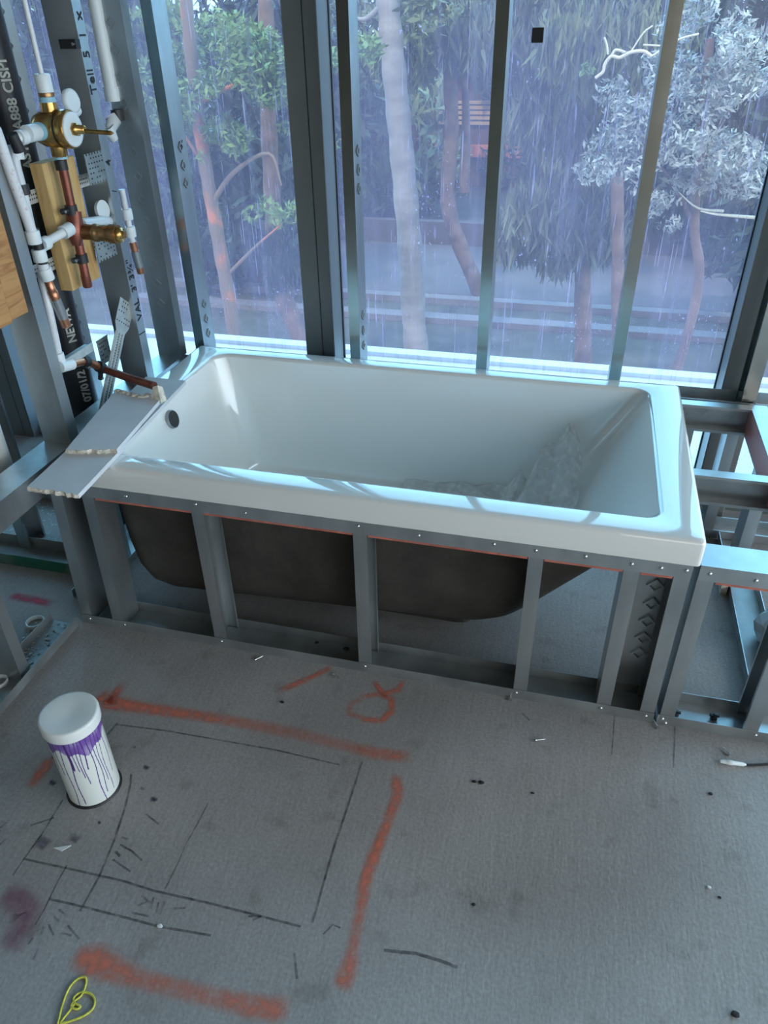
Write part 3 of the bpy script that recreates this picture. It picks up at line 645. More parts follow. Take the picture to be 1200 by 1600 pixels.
pipe('drop_pipe', 'white pipe dropping to the black elbow of the copper bath spout', 'water pipe', smooth_path([on_x(64, 425, -.065), on_x(77, 488, -.06), on_x(88, 540, -.06), on_x(91, 556, -.06)]), .012, 'pex', 'white water pipes of the mixer',
     parts=[('sleeve', on_x(91, 560, -.06), up, SL, 'white_plastic')])
# copper under the mixer
q0 = mc - up*.068; q1 = Vector((-.012, .418, 1.09)); q2 = Vector((-.012, .412, .945))
cp = pipe('copper_pipe', 'brown copper pipe from the mixer valve down to the capped end', 'copper pipe', [q0, q1, q2], .0125, 'copper_old', None)
for z in (.004, .105): 
    pass
def clip(label, o, ax, r=.0165, ear=None, grp='black pipe clips'):
    t = thing('pipe_clip', label, 'pipe clip', o, grp)
    build('band', MB().lathe([(-.012, r), (.012, r)], o, ax, 16), 'black_plastic', t)
    if ear is not None:
        e = Vector(ear); build('ear', MB().tube([Vector(o), Vector(o) + e], .008, 8), 'black_plastic', t); build('screw', MB().lathe([(0, .004), (.01, .004)], Vector(o) + e*.9, (1, 0, 0), 8), 'screw', t)
    return t
clip('black clip at the top of the brown copper pipe, on the pine block', (-.012, .4195, 1.255), up); clip('black clip on the copper pipe above the lower brass valve', (-.012, .4185, 1.142), up, ear=(-.01, -.03, 0)); clip('black clip below the lower brass valve', (-.012, .415, 1.012), up, ear=(-.01, -.03, 0))
build('end_cap', MB().lathe([(-.02, .0135), (.012, .0135), (.014, .012)], q2, -up, 14), 'copper_old', cp)
lv = thing('outlet_valve', 'dull brass outlet elbow with hexagonal plug below the mixer valve', 'outlet valve', (.0, .42, 1.085))
lc = Vector((-.012, .415, 1.088))
build('elbow_body', MB().lathe([(-.04, .012), (-.02, .020), (.0, .024), (.02, .022), (.05, .02)], lc, (0, .25, 1), 18), 'copper_old', lv)
build('barrel', MB().lathe([(-.01, .018), (.015, .021), (.05, .021), (.052, .024), (.064, .024), (.066, .02), (.085, .022), (.100, .022), (.102, .0255), (.125, .0255)], lc + Vector((0, .01, -.005)), (1, .0, -.02), 20), 'brass_old', lv)
build('hex_plug', MB().lathe([(.125, .021), (.137, .021), (.138, .012), (.146, .011)], lc + Vector((0, .01, -.005)), (1, 0, -.02), 6), 'brass', lv)
# right-hand white elbows behind the handwriting stud
rf = mc + Vector((-.01, .055, .01))
pipe('cross_pipe', 'white pipe and winged elbow between the mixer valve and the handwriting stud', 'pipe fitting', [mc + Vector((-.01, .03, .004)), rf, rf + Vector((-.01, .09, .02))], [.013, .015, .014], 'white_plastic', 'white elbows by the handwriting stud',
     parts=[('wing', rf + Vector((.0, .06, .045)), (1, -.1, .1), [(-.006, .030), (.004, .030), (.007, .024)], 'white_plastic'), ('sleeve', rf + Vector((-.01, .03, .0)), fy, [(-.02, .019), (.02, .019)], 'white_plastic')])
e2 = on_x(172, 182, -.10); e3 = on_x(170, 205, -.09)
pipe('elbow_fitting', 'white elbow right of the handwriting stud, below the white conduit', 'pipe fitting', [e2, on_x(178, 190, -.09), e3], [.018, .021, .016], 'white_plastic', 'white elbows by the handwriting stud',
     parts=[('black_opening', on_x(183, 180, -.10), (0, 0, 1), [(-.016, .018), (.016, .018)], 'black_plastic'), ('cone', e3, (.3, .4, -1), [(-.01, .024), (.03, .012)], 'white_plastic')])
pipe('conduit', 'white plastic conduit dropping beside the handwriting stud', 'conduit', [Vector((-.11, .885, 1.375)), Vector((-.11, .885, 2.745))], .021, 'white_plastic', None, parts=[('end_collar', Vector((-.11, .885, 1.385)), up, [(-.02, .024), (.02, .024)], 'white_plastic')])
lw = on_x(160, 338, -.05)
pipe('elbow_fitting', 'white winged elbow right of the lower brass valve', 'pipe fitting', [Vector((-.01, .445, 1.1)), on_x(158, 345, -.04), on_x(175, 345, -.06)], .014, 'white_plastic', 'white elbows by the handwriting stud',
     parts=[('wing', on_x(160, 328, -.05), (1, -.1, .1), [(-.006, .028), (.004, .028)], 'white_plastic'), ('black_clip', on_x(177, 328, -.05), (1, 0, 0), [(-.006, .014), (.012, .014)], 'black_plastic'), ('black_clip', on_x(178, 348, -.05), (1, 0, 0), [(-.006, .014), (.012, .014)], 'black_plastic')])
# bath spout pipe
P = smooth_path([on_x(93, 575, -.045), on_x(112, 570, -.04), on_x(130, 566, -.03), on_x(143, 568, -.02), on_x(160, 577, .0), Vector((.13, .420, .668)), Vector((.185, .352, .650))])
P = [on_x(93, 574, -.05), on_x(112, 569, -.05), on_x(128, 565, -.05), on_x(136, 565, -.05), on_x(146, 569, -.05), on_x(160, 576, -.045), on_x(200, 590, .06), on_x(241, 603, .17)]
bsp = thing('bath_spout_pipe', 'red-brown copper bath spout pipe reaching over the plasterboard from a black elbow', 'copper pipe', P[0])
build('white_connector', MB().tube([P[0], P[1]], [.0165, .0165], 16), 'white_plastic', bsp); build('black_elbow', MB().tube([on_x(91, 562, -.06), on_x(92, 572, -.058), P[0]], .0155, 14), 'black_plastic', bsp)
build('copper_bend', MB().tube(smooth_path(P[1:6]), .0125, 14), 'copper', bsp); build('spout_tube', MB().tube(P[5:], .0125, 16), 'copper_old', bsp)
clip('black clip holding the copper spout pipe to the diagonal strap', on_x(157, 574, -.045), P[5] - P[4], r=.0175, ear=(-.01, 0, -.04)); clip('brown clip on the bend of the copper spout pipe', on_x(133, 565, -.05), P[3] - P[2], r=.0165, ear=(0, 0, -.02))
nogs = MB().box((-.075, .20, .735), (-.045, .415, .752)).box((-.047, .20, .735), (-.044, .415, .760))
single('steel_noggin', nogs, 'zinc_strap', 'thin steel noggin running behind the white connector of the bath spout', 'steel strip')
# diagonal ribbed strap with perforated plates
ds = thing('diagonal_strap', 'diagonal ribbed steel strap with perforated end plate leaning across the left partition', 'metal strap', on_x(160, 640, -.06))
u0, u1 = on_x(152, 690, -.066), on_x(188, 520, -.050); dv = (u1 - u0); nv = Vector((1, 0, 0)); sv = dv.cross(nv).normalized()
def slab(a, b, w, n0, n1): 
    return ([a - sv*w + nv*n0, a + sv*w + nv*n0, a + sv*w + nv*n1, a - sv*w + nv*n1], [b - sv*w + nv*n0, b + sv*w + nv*n0, b + sv*w + nv*n1, b - sv*w + nv*n1])
mb = MB().hexa(*slab(u0, u1, .026, -.002, .0))
for o in (-.016, 0, .016):
    mb.hexa([q + sv*o for q in slab(u0, u1, .004, 0, .003)[0]], [q + sv*o for q in slab(u0, u1, .004, 0, .003)[1]])
build('ribbed_strip', mb, 'zinc_strap', ds)
hl = MB()
for o in (-.008, .008):
    for k in range(40):
        a = u0 + dv*(k/40) + sv*o; hl.hexa([q for q in slab(a, a + dv*.012, .0022, .0, .0012)[0]], [q for q in slab(a, a + dv*.012, .0022, .0, .0012)[1]])
build('punched_holes', hl, 'black_plastic', ds)
def plate(name, a, b, w, parent=None, m='zinc_strap', neck=True):
    mb = MB(); dd = b - a
    mb.hexa(*slab(a + dd*.25, b, w, -.001, .001))
    q0, q1 = slab(a, a + dd*.25, w*.6, -.001, .001), slab(a + dd*.25, b, w, -.001, .001); mb.hexa(q0[0], q1[0])
    o = build(name, mb, m, parent); h2 = MB(); r = random.Random(4)
    for i in range(5):
        for k in range(6):
            if r.random() < .7:
                c = a + dd*(.3 + .15*i) + sv*w*(-.8 + .32*k); g = slab(c, c + dd.normalized()*.004, .0022, .001, .0016); h2.hexa(g[0], g[1])
    build('punched_holes', h2, 'black_plastic', o); return o
plate('end_plate', u1, u1 + dv.normalized()*.105, .040, ds)
def nail_plate(label, c, hw, hh, m):
    t = thing('perforated_plate', label, 'perforated plate', c, 'perforated plates on the left partition'); c = Vector(c)
    mb = MB().box(c + Vector((-.001, -hw, -hh)), c + Vector((.001, hw, hh)))
    for k in range(7):
        for s in (-1, 1): mb.box(c + Vector((-.001, s*hw*(k-3)/3.2 - .004, s*hh)), c + Vector((.001, s*hw*(k-3)/3.2 + .004, s*(hh + .006))))
    build('plate', mb, m, t); h = MB(); r = random.Random(int(c.z*1000))
    for i in range(5):
        for k in range(6):
            if r.random() < .6: o = c + Vector((.001, hw*(-.75 + .3*k), hh*(-.75 + .37*i))); h.box(o, o + Vector((.0006, .005, .004)))
    build('punched_holes', h, 'black_plastic', t); return t
nail_plate('dull perforated plate beside the mixer valve, below the spindle', on_x(150, 262, -.028), .045, .035, 'galv_dull'); nail_plate('perforated plate right of the lower brass valve', on_x(165, 385, -.028), .05, .03, 'galv_dull'); nail_plate('small dark perforated plate behind the diagonal strap', on_x(163, 547, -.10), .03, .035, 'galv_dull')
# handwriting on steel
def steel_text(s, o, size, right, upv, nrm, parent):
    v, f = text_mesh(s, size, .0003); mb = MB(); right, upv, nrm = Vector(right), Vector(upv), Vector(nrm)
    mb.add([Vector(o) + right*p[0] + upv*p[1] + nrm*(p[2] + .0006) for p in v], f); build('lettering', mb, 'marker', parent)
hs = [o for o in bpy.data.objects if o.get('label', '').startswith('tall steel stud of the left partition with black')][0]
XF = -.0295
steel_text('Tell  5  1  x  10"', (XF, .680, 1.40), .042, (0, 0, 1), (0, -1, 0), (1, 0, 0), hs)
steel_text('VAL  3\' 3\u00be"', (XF, .682, .745), .040, (0, 0, 1), (0, -1, 0), (1, 0, 0), hs); steel_text('4', (XF, .678, 1.215), .035, (0, 0, 1), (0, -1, 0), (1, 0, 0), hs); steel_text('/', (XF, .678, 1.14), .03, (0, 0, 1), (0, -1, 0), (1, 0, 0), hs)
build('marker_line', MB().box((XF, .646, .700), (XF + .0006, .685, .703)), 'marker', hs)
steel_text('K', (.0485, .99, 1.225), .03, (0, 0, 1), (0, -1, 0), (1, 0, 0), rs)
bc = thing('cable_clip', 'black cable clip screwed to the handwriting stud near the ceiling', 'clip', on_x(90, 75, -.06))
ce = on_x(100, 75, -.05)
build('clip_body', MB().box((-.075, .618, 1.512), (-.025, .640, 1.534)), 'black_plastic', bc); build('screw', MB().lathe([(0, .005), (.004, .004)], (-.032, .618, 1.523), (0, -1, 0), 10), 'screw', bc)

# plywood boards and white pipe at the left edge
single('plywood_board', MB().box((-.060, .104, .935), (-.034, .172, 1.245)), 'ply', 'orange plywood piece between the larger plywood board and the tall steel stud', 'plywood board', 'plywood boards beside the tall stud', bevel=.002)
single('plywood_board', MB().box((-.052, -.45, .932), (-.028, .098, 1.25)), 'ply', 'larger orange plywood board reaching out of the picture on the left partition', 'plywood board', 'plywood boards beside the tall stud', bevel=.002)
wp0 = on_x(12, 730, -.2)
wp = thing('waste_pipe', 'white plastic waste pipe standing behind the low rail at the left picture edge', 'waste pipe', (-.22, .10, .445))
build('pipe', MB().tube([(-.22, .098, .445), (-.22, .098, .8), (-.22, .10, 2.745)], .033, 22), 'pvc', wp)
build('tape_knot', rough_lump((-.19, .085, .44), (.03, .02, .02), 9), 'white_plastic', wp)

# ------------------------------------------------------------------ things on the floor
sc_ = Vector((.362, -.527, 0)); stub = thing('pipe_stub', 'capped white pipe stub with purple primer drips standing out of the concrete', 'pipe stub', sc_)
n, mh = 420, 90; H = .245; r0 = .0605
mb = MB(); rows = []; pr = []
camang = math.atan2(CAM_LOC.y - sc_.y, CAM_LOC.x - sc_.x)
rr = random.Random(12)
# drips: (angle offset from the side facing the door, length, half width)
drips = [(-1.02, .085, .03), (-.80, .205, .026), (-.56, .175, .028), (-.52, .05, .06), (-.35, .06, .022), (-.22, .085, .022), (-.12, .105, .022), (.02, .05, .03), (.25, .17, .024), (.42, .155, .022), (.55, .13, .02), (.68, .17, .018), (-1.25, .06, .03), (.95, .12, .02), (1.3, .08, .03), (1.8, .1, .025), (2.6, .12, .03), (-2.2, .09, .03)]
for j in range(mh + 1):
    z = H * j / mh; row = []
    for i in range(n):
        a = camang + 2*math.pi*i/n - math.pi; off = (a - camang)
        row.append((sc_.x + r0*math.cos(a), sc_.y + r0*math.sin(a), z)); t = H - z
        val = 0.0
        edge = .058 + .010*math.sin(3*off + 1) + .006*math.sin(9*off)
        if t < edge: val = .55 + .12*math.sin(7*off)*math.sin(60*z)
        for da, ln, hw in drips:
            ctr = da + .03*math.sin(40*z + da*9)
            dd = abs(off - ctr)
            if t < edge + ln and dd < hw*1.6: val = max(val, 1.0 if dd < hw*.62 else .4 if dd < hw*.8 else 0)
        pr.append(val)
    rows.append(row)
mb.loops(rows); build('pipe', mb, 'primed', stub, attr=('primer', pr))
build('cap', MB().lathe([(H - .012, .066), (H + .012, .067), (H + .017, .0655), (H + .018, .060), (H + .013, .03), (H + .011, .0)], sc_, up, 40), 'pvc', stub)
build('black_sealant', MB().lathe([(0, .066), (.003, .064), (.005, .0615)], sc_, up, 40), 'black_plastic', stub)

def ribbon(pts, width, cover=1.0, m='orange_spray', name='paint_mark', z=.0009, soft=True, nsub=8):
    """paint lying on the slab: a strip along pts ((x,y) or (x,y,width,cover))"""
    P = [Vector((p[0], p[1], 0)) for p in pts]; Wd = [p[2] if len(p) > 2 else width for p in pts]; Cv = [p[3] if len(p) > 3 else cover for p in pts]
    Q = []; 
    for i in range(len(P) - 1):
        for k in range(nsub):
            t = k / nsub; Q.append((P[i].lerp(P[i+1], t), Wd[i]*(1-t) + Wd[i+1]*t, Cv[i]*(1-t) + Cv[i+1]*t))
    Q.append((P[-1], Wd[-1], Cv[-1]))
    cs = [(-1, 0), (-.75, .25), (-.45, .75), (0, 1), (.45, .75), (.75, .25), (1, 0)] if soft else [(-1, 1), (1, 1)]
    V = []; C = []; K = len(cs)
    for i, (p, w, c) in enumerate(Q):
        d = (Q[min(i+1, len(Q)-1)][0] - Q[max(i-1, 0)][0]).normalized(); nn = Vector((-d.y, d.x, 0)); endf = min(1, min(i, len(Q)-1-i) / 3) if soft else 1
        for s, f in cs: V.append(p + nn*(w/2*s) + Vector((0, 0, z))); C.append(c*f*endf)
    F = [(i*K+k, i*K+k+1, (i+1)*K+k+1, (i+1)*K+k) for i in range(len(Q)-1) for k in range(K-1)]
    mb = MB().add(V, F); o = build(name, mb, m, FLOOR, attr=('cover', C)); return o
def px(pts): return [((lambda q: (q.x, q.y))(on_z(u, v)) + tuple(r)) for u, v, *r in pts]
# orange arrow from the stub towards the right, and its companions
ribbon(px([(150, 1086, .07, .75), (175, 1098, .075, .95), (215, 1105, .055, .9), (300, 1117, .05, .75), (380, 1130, .05, .5), (460, 1146, .05, .35), (540, 1165, .05, .35), (590, 1178, .05, .6), (645, 1184, .05, .55)]), .05)
ribbon(px([(168, 1104, .05, .7), (178, 1088, .045, .8), (196, 1062, .035, .25)]), .05)
ribbon(px([(82, 1183, .04, .7), (66, 1205, .045, .8), (42, 1236, .035, .4)]), .04)
ribbon(px([(435, 1080, .03, .75), (470, 1066, .03, .8), (500, 1052, .028, .7), (518, 1042, .025, .8)]), .03)
ribbon(px([(584, 1062, .022, .5), (592, 1076, .025, .7), (600, 1085, .03, .8), (622, 1078, .025, .75), (632, 1062, .02, .6)]), .03)
ribbon(px([(560, 1090, .025, .5), (590, 1085, .025, .65), (612, 1092, .025, .7), (612, 1112, .03, .75), (595, 1127, .028, .8), (570, 1124, .025, .6), (545, 1115, .025, .35), (548, 1100, .025, .3), (572, 1090, .025, .4)]), .025)
ribbon(px([(618, 1208, .035, .7), (622, 1240, .04, .75), (606, 1285, .035, .7), (585, 1335, .04, .9), (572, 1375, .04, .85), (562, 1430, .035, .55), (552, 1480, .035, .45), (545, 1515, .05, .8), (530, 1550, .05, .6)]), .04)
ribbon(px([(112, 1492, .05, .6), (148, 1502, .085, .9), (185, 1518, .065, .7), (225, 1532, .05, .55), (280, 1545, .05, .5), (340, 1560, .05, .55), (390, 1572, .055, .7), (455, 1580, .06, .85)]), .05)
ribbon(px([(0, 1398, .07, .5), (28, 1405, .08, .8), (45, 1425, .08, .8), (32, 1455, .08, .8), (5, 1490, .08, .6)]), .07, m='purple_spray')
ribbon([(on_z(u, v).x, on_z(u, v).y) for u, v in ((14, 930), (45, 936), (85, 944))], .045, .8, m='pink_spray')
for pts, w in (([(205, 1210), (204, 1225), (196, 1260), (180, 1310), (155, 1370), (125, 1424)], .007), ([(566, 1190), (545, 1255), (520, 1330), (488, 1442)], .007), ([(180, 1132), (260, 1142), (340, 1156), (430, 1172), (530, 1195)], .006), ([(184, 1130), (168, 1148)], .007),
               ([(36, 1342), (110, 1358), (190, 1376), (240, 1392), (330, 1412), (400, 1430), (470, 1448)], .007), ([(78, 1405), (130, 1417), (200, 1435), (250, 1448), (330, 1462)], .007), ([(98, 1250), (68, 1300), (38, 1342), (20, 1368)], .006), ([(105, 1352), (90, 1378), (70, 1420), (55, 1445)], .005), ([(48, 1290), (85, 1278)], .006),
               ([(0, 1294), (11, 1285)], .006), ([(0, 1320), (9, 1311)], .006), ([(190, 1308), (200, 1312)], .007), ([(188, 1320), (206, 1330), (222, 1345)], .006), ([(180, 1330), (188, 1338)], .008), ([(176, 1343), (204, 1362)], .006),
               ([(325, 1255), (310, 1285), (290, 1320), (280, 1345), (258, 1390)], .004), ([(228, 1272), (248, 1288)], .006), ([(1055, 1120), (1054, 1160), (1052, 1200)], .004), ([(960, 1118), (956, 1180)], .004),
               ([(505, 1460), (520, 1445), (532, 1450)], .005), ([(600, 1485), (650, 1490), (690, 1502), (715, 1512)], .009), ([(460, 1490), (464, 1530)], .007), ([(1012, 1120), (1020, 1130)], .006), ([(815, 1114), (828, 1126)], .006), ([(388, 1432), (409, 1432), (395, 1438)], .005)):
    ribbon(px(pts), w*.75, .7, m='graphite', name='pencil_line', z=.0007, soft=False, nsub=4)
for pts in ([(92, 1421), (102, 1430)], [(84, 1432), (94, 1441)], [(76, 1444), (84, 1462)], [(68, 1448), (64, 1462)], [(106, 1446), (124, 1468)], [(96, 1458), (112, 1462)], [(52, 1465), (44, 1476)], [(222, 1400), (236, 1412)], [(215, 1415), (230, 1409)], [(240, 1402), (236, 1420)], [(248, 1410), (244, 1426)], [(258, 1408), (250, 1430)], [(206, 1426), (232, 1432)], [(270, 1420), (290, 1419)], [(60, 1482), (52, 1500)]):
    ribbon(px(pts), .0045, .5, m='graphite', name='pencil_line', z=.0007, soft=False, nsub=3)
for (u, v, w) in ((82, 1224, .022), (66, 1318, .04), (116, 1310, .03), (82, 1184, .014), (155, 1286, .010), (228, 1200, .018), (222, 1233, .012), (240, 1250, .02), (210, 1168, .008)):
    c = on_z(u, v); ribbon([(c.x - w*.5, c.y), (c.x - w*.2, c.y + .002), (c.x + w*.2, c.y), (c.x + w*.5, c.y - .002)], w*.9, .75, m='purple_drip', name='primer_drop', z=.0006, nsub=4)

# yellow string
def zpath(pts, z=.003): return smooth_path([on_z(u, v) + Vector((0, 0, z)) for u, v in pts], 6)
P = zpath([(88, 1612), (93, 1592), (97, 1575), (107, 1548), (120, 1532), (133, 1528), (135, 1538), (128, 1556), (116, 1566), (112, 1574), (120, 1578), (126, 1574), (117, 1568), (116, 1560), (126, 1552), (140, 1553), (148, 1562), (146, 1576), (132, 1588), (112, 1596), (96, 1600), (100, 1592), (108, 1582), (118, 1568)])
single('string', MB().tube(P, .0022, 8), 'rope', 'loop of yellow string on the concrete at the bottom left', 'string')
# cable end with white connector at right
kc = thing('cable_end', 'dark cable with a white connector on the concrete, right of the tub', 'cable', on_z(1140, 1193))
build('connector', MB().lathe([(0, .004), (.01, .0055), (.016, .0055), (.018, .0065), (.03, .0065), (.032, .0055), (.055, .005), (.062, .002)], on_z(1124, 1192) + Vector((0, 0, .0065)), on_z(1153, 1196) - on_z(1124, 1192), 12), 'white_plastic', kc)
build('cable', MB().tube(smooth_path([on_z(1153, 1196) + Vector((0, 0, .005)), on_z(1175, 1197) + Vector((0, 0, .004)), on_z(1225, 1194) + Vector((0, 0, .004))]), .003, 8), 'debris', kc)
single('pipe_ring', MB().loops([[(on_z(56, 975).x + r*math.cos(2*math.pi*k/28), on_z(56, 975).y + r*math.sin(2*math.pi*k/28), z) for k in range(28)] for r, z in ((.028, .0), (.028, .012), (.024, .012), (.024, 0))]), 'pvc', 'thin white pipe ring in the dusty track of the low left wall', 'pipe ring', 'pipe offcut rings')
single('pipe_ring', MB().loops([[(on_z(0, 1068).x + r*math.cos(2*math.pi*k/28), on_z(0, 1068).y + r*math.sin(2*math.pi*k/28), z) for k in range(28)] for r, z in ((.024, .0), (.024, .014), (.020, .014), (.020, 0))]), 'pvc', 'white pipe ring at the left picture edge below the low wall', 'pipe ring', 'pipe offcut rings')
# black plugs in the right floor track and scraps
for (u, v, lab) in ((1055, 1117, 'black plug in the right floor track, next to the black joint'), (1115, 1122, 'black plug in the middle of the right floor track'), (1176, 1135, 'black plug in the right floor track by the end stud')):
    o = on_z(u, v, .003); t = thing('anchor_plug', lab, 'plug', o, 'black plugs in the floor track')
    build('plug', MB().lathe([(0, .009), (.004, .009), (.005, .005), (.016, .005)], o, (.15, .1, 1), 6), 'black_plastic', t); build('ear', MB().box(o + Vector((-.012, -.003, .008)), o + Vector((.012, .003, .013))), 'black_plastic', t)
def scrap(u, v, s, m, name, label, cat, z=.0, grp=None, seed=0):
    o = on_z(u, v, z); return single(name, rough_lump((o.x, o.y, z + .0005), (s*.72, s*.5, s*.28), seed or int(u*7 + v)), m, label, cat, grp)
scrap(541, 1015, .014, 'debris', 'dirt_lump', 'dark dirt lump in the floor track beside the middle stud', 'dirt lump', .004)
scrap(495, 1005, .010, 'debris', 'dirt_lump', 'dark dirt lump in the floor track left of the middle stud', 'dirt lump', .004)
scrap(752, 1224, .011, 'debris', 'dirt_lump', 'pair of dark specks on the open concrete in front of the tub', 'dirt lump'); scrap(741, 1222, .008, 'debris', 'dirt_lump', 'dark speck beside the larger one on the open concrete', 'dirt lump')
scrap(441, 1098, .009, 'debris', 'dirt_lump', 'dark speck between the orange arrow and the orange tick', 'dirt lump'); scrap(1110, 1241, .008, 'debris', 'dirt_lump', 'dark speck on the concrete below the white connector', 'dirt lump')
scrap(1148, 1586, .012, 'debris', 'dirt_lump', 'dark sliver on the concrete at the bottom right', 'dirt lump'); scrap(832, 1240, .007, 'debris', 'dirt_lump', 'small dark sliver on the concrete right of the pair of specks', 'dirt lump')
scrap(740, 1414, .007, 'debris', 'dirt_lump', 'small dark crumb right of the long orange line', 'dirt lump'); scrap(1124, 1403, .006, 'debris', 'dirt_lump', 'small dark crumb near the right picture edge on the concrete', 'dirt lump'); scrap(71, 1114, .008, 'debris', 'dirt_lump', 'dark crumb beside the floor track left of the capped stub', 'dirt lump')
scrap(250, 1448, .009, 'crumb', 'white_chip', 'white chip at the lower pencil line', 'chip'); scrap(1107, 1387, .007, 'crumb', 'white_chip', 'pale chip on the concrete at the right', 'chip'); 
o = on_z(97, 1325); single('white_chip', MB().hexa([(o.x - .02, o.y - .006, .0005), (o.x + .018, o.y + .010, .0005), (o.x + .004, o.y - .008, .0005)], [(o.x - .02, o.y - .006, .002), (o.x + .018, o.y + .010, .003), (o.x + .004, o.y - .008, .002)]), 'crumb', 'white paper-thin triangular chip below the capped pipe stub', 'chip')
def floor_screw(u, v, ang, lab):
    o = on_z(u, v) + Vector((0, 0, .005)); d = Vector((math.cos(ang), math.sin(ang), .05)); t = thing('screw', lab, 'screw', o, 'loose screws on the floor')
    build('shank', MB().lathe([(0, .0022), (.018, .0022), (.024, .0005)], o, d, 8), 'screw', t); build('head', MB().lathe([(-.003, .005), (0, .0045)], o, d, 8), 'screw', t)
floor_screw(522, 1056, -.6, 'loose screw at the top of the orange tick'); floor_screw(400, 1032, .8, 'loose screw in front of the floor track, left of the orange tick'); floor_screw(797, 1094, 1.7, 'loose screw at the foot of the stud where the shell curves up'); floor_screw(1139, 1180, 2.2, 'loose screw just behind the white connector'); floor_screw(838, 1158, .3, 'loose screw on bare concrete below the narrow right bay'); floor_screw(1027, 1138, 2, 'loose screw below the black joint')
single('plaster_lump', rough_lump((2.035, .38, 0.002), (.04, .09, .06), 31), 'crumb', 'white plaster lump on the floor at the right edge, behind the hob rail', 'plaster lump')
single('scrap', MB().box((1.93, .60, 0), (1.95, .64, .07)), 'gypsum', 'small pale scrap standing on the concrete beside the short stud inside the hob', 'scrap')
# dusty grit on the slab of the room at left
mb = MB(); r = random.Random(2)
for k in range(420):
    u = r.uniform(-.9, -.2); v = r.uniform(.34, .58); s = r.choice((.003, .004, .006, .008))
    mb.add([(u, v, .0008), (u + s, v + s*.3, .0012), (u + s*.6, v + s, .0015), (u - s*.3, v + s*.7, .001)], [(0, 1, 2, 3)])
single('grit', mb, 'crumb', 'scattered white grit on the slab in the room at left', 'grit', kind='stuff')
mb = MB()
for k in range(160):
    u = r.uniform(-.16, -.03); v = r.uniform(-.28, -.02); s = r.choice((.003, .005, .008))
    mb.add([(u, v, .003), (u + s, v + s*.3, .005), (u + s*.6, v + s, .004), (u - s*.3, v + s*.7, .003)], [(0, 1, 2, 3)])
single('rubble', mb, 'gypsum', 'grit and crumbs lying in the low wall floor track', 'grit', kind='stuff')
# black square on the glass
c = on_y(840, 55, GY - .002); single('black_sticker', MB().box((c.x - .017, GY - .003, c.z - .019), (c.x + .017, GY - .0005, c.z + .019)), 'sticker', 'small black square stuck on the upper middle window pane', 'sticker')

# ------------------------------------------------------------------ the garden beyond the glass
GZ = -3.0
def leafmat(name, a, b, scale=3.0, tr=.25):
    m = mat(name, a, .55, vscale=scale, col2=b, vthr=(.38, .62), spec=.3); return m
M['leaf_dark'] = leafmat('dark_foliage', (0.018, 0.035, 0.025), (0.05, 0.08, 0.05), 1.2)
M['leaf_green'] = leafmat('fresh_green_foliage', (0.09, 0.17, 0.05), (0.20, 0.32, 0.10), 2.0)
M['leaf_olive'] = leafmat('olive_hanging_foliage', (0.10, 0.14, 0.07), (0.22, 0.27, 0.13), 1.5)
M['leaf_needle'] = leafmat('grey_green_needles', (0.06, 0.085, 0.06), (0.16, 0.20, 0.13), 1.2)
M['leaf_silver'] = leafmat('silver_foliage', (0.16, 0.20, 0.20), (0.50, 0.57, 0.57), 5.0)
M['bark_pale'] = mat('pale_bark', (0.30, 0.30, 0.30), .9, var=.18, vscale=3, stretch=(1, 1, 2.5), bump=.3, bscale=9)
M['bark_brown'] = mat('brown_bark', (0.16, 0.11, 0.09), .9, var=.35, vscale=4, bump=.4, bscale=10)
M['bark_orange'] = mat('bark_with_orange_patches', (0.20, 0.16, 0.13), .9, vscale=2.2, col2=(0.58, 0.20, 0.09), vthr=(.55, .66), bump=.3, bscale=9)
M['twig'] = mat('bare_pale_twig', (0.66, 0.64, 0.52), .8)
M['soil'] = mat('garden_soil', (0.045, 0.05, 0.04), .95, vscale=2.5, col2=(0.09, 0.095, 0.075), bump=.3, bscale=5)
M['drive'] = mat('grey_driveway', (0.115, 0.105, 0.12), .9, var=.1, vscale=1.5)
M['gwall'] = mat('dark_garden_wall', (0.09, 0.08, 0.085), .9, var=.15, vscale=2)
M['kerb'] = mat('pale_kerb', (0.17, 0.17, 0.19), .9, var=.1, vscale=2)
M['house'] = mat('brown_house_wall', (0.15, 0.075, 0.055), .9, var=.2, vscale=2)
M['terracotta'] = mat('terracotta_band', (0.72, 0.24, 0.14), .8, var=.12, vscale=3)
M['slat'] = mat('tan_slats', (0.62, 0.40, 0.20), .8, var=.15, vscale=3)
M['dark_opening'] = mat('dark_window', (0.03, 0.03, 0.035), .4)
M['roof'] = mat('dark_tiled_roof', (0.06, 0.05, 0.05), .9, var=.2, vscale=4)
struct('ground_1', MB().box((-40, 2.6, GZ - .3), (40, 60, GZ)), 'soil')
t = thing('driveway', 'grey concrete driveway in the garden behind the tree trunks', 'driveway', (0, 14.5, GZ), kind='structure')
build('slab', MB().box((-7, 12.9, GZ), (12, 16.6, GZ + .03)), 'drive', t); build('kerb', MB().box((-7, 12.35, GZ), (12, 12.6, GZ + .12)), 'kerb', t); build('kerb', MB().box((-7, 11.3, GZ), (12, 11.6, GZ + .10)), 'kerb', t)
struct('wall_garden', MB().box((-9, 16.8, GZ), (14, 17.05, GZ + .5)), 'gwall')

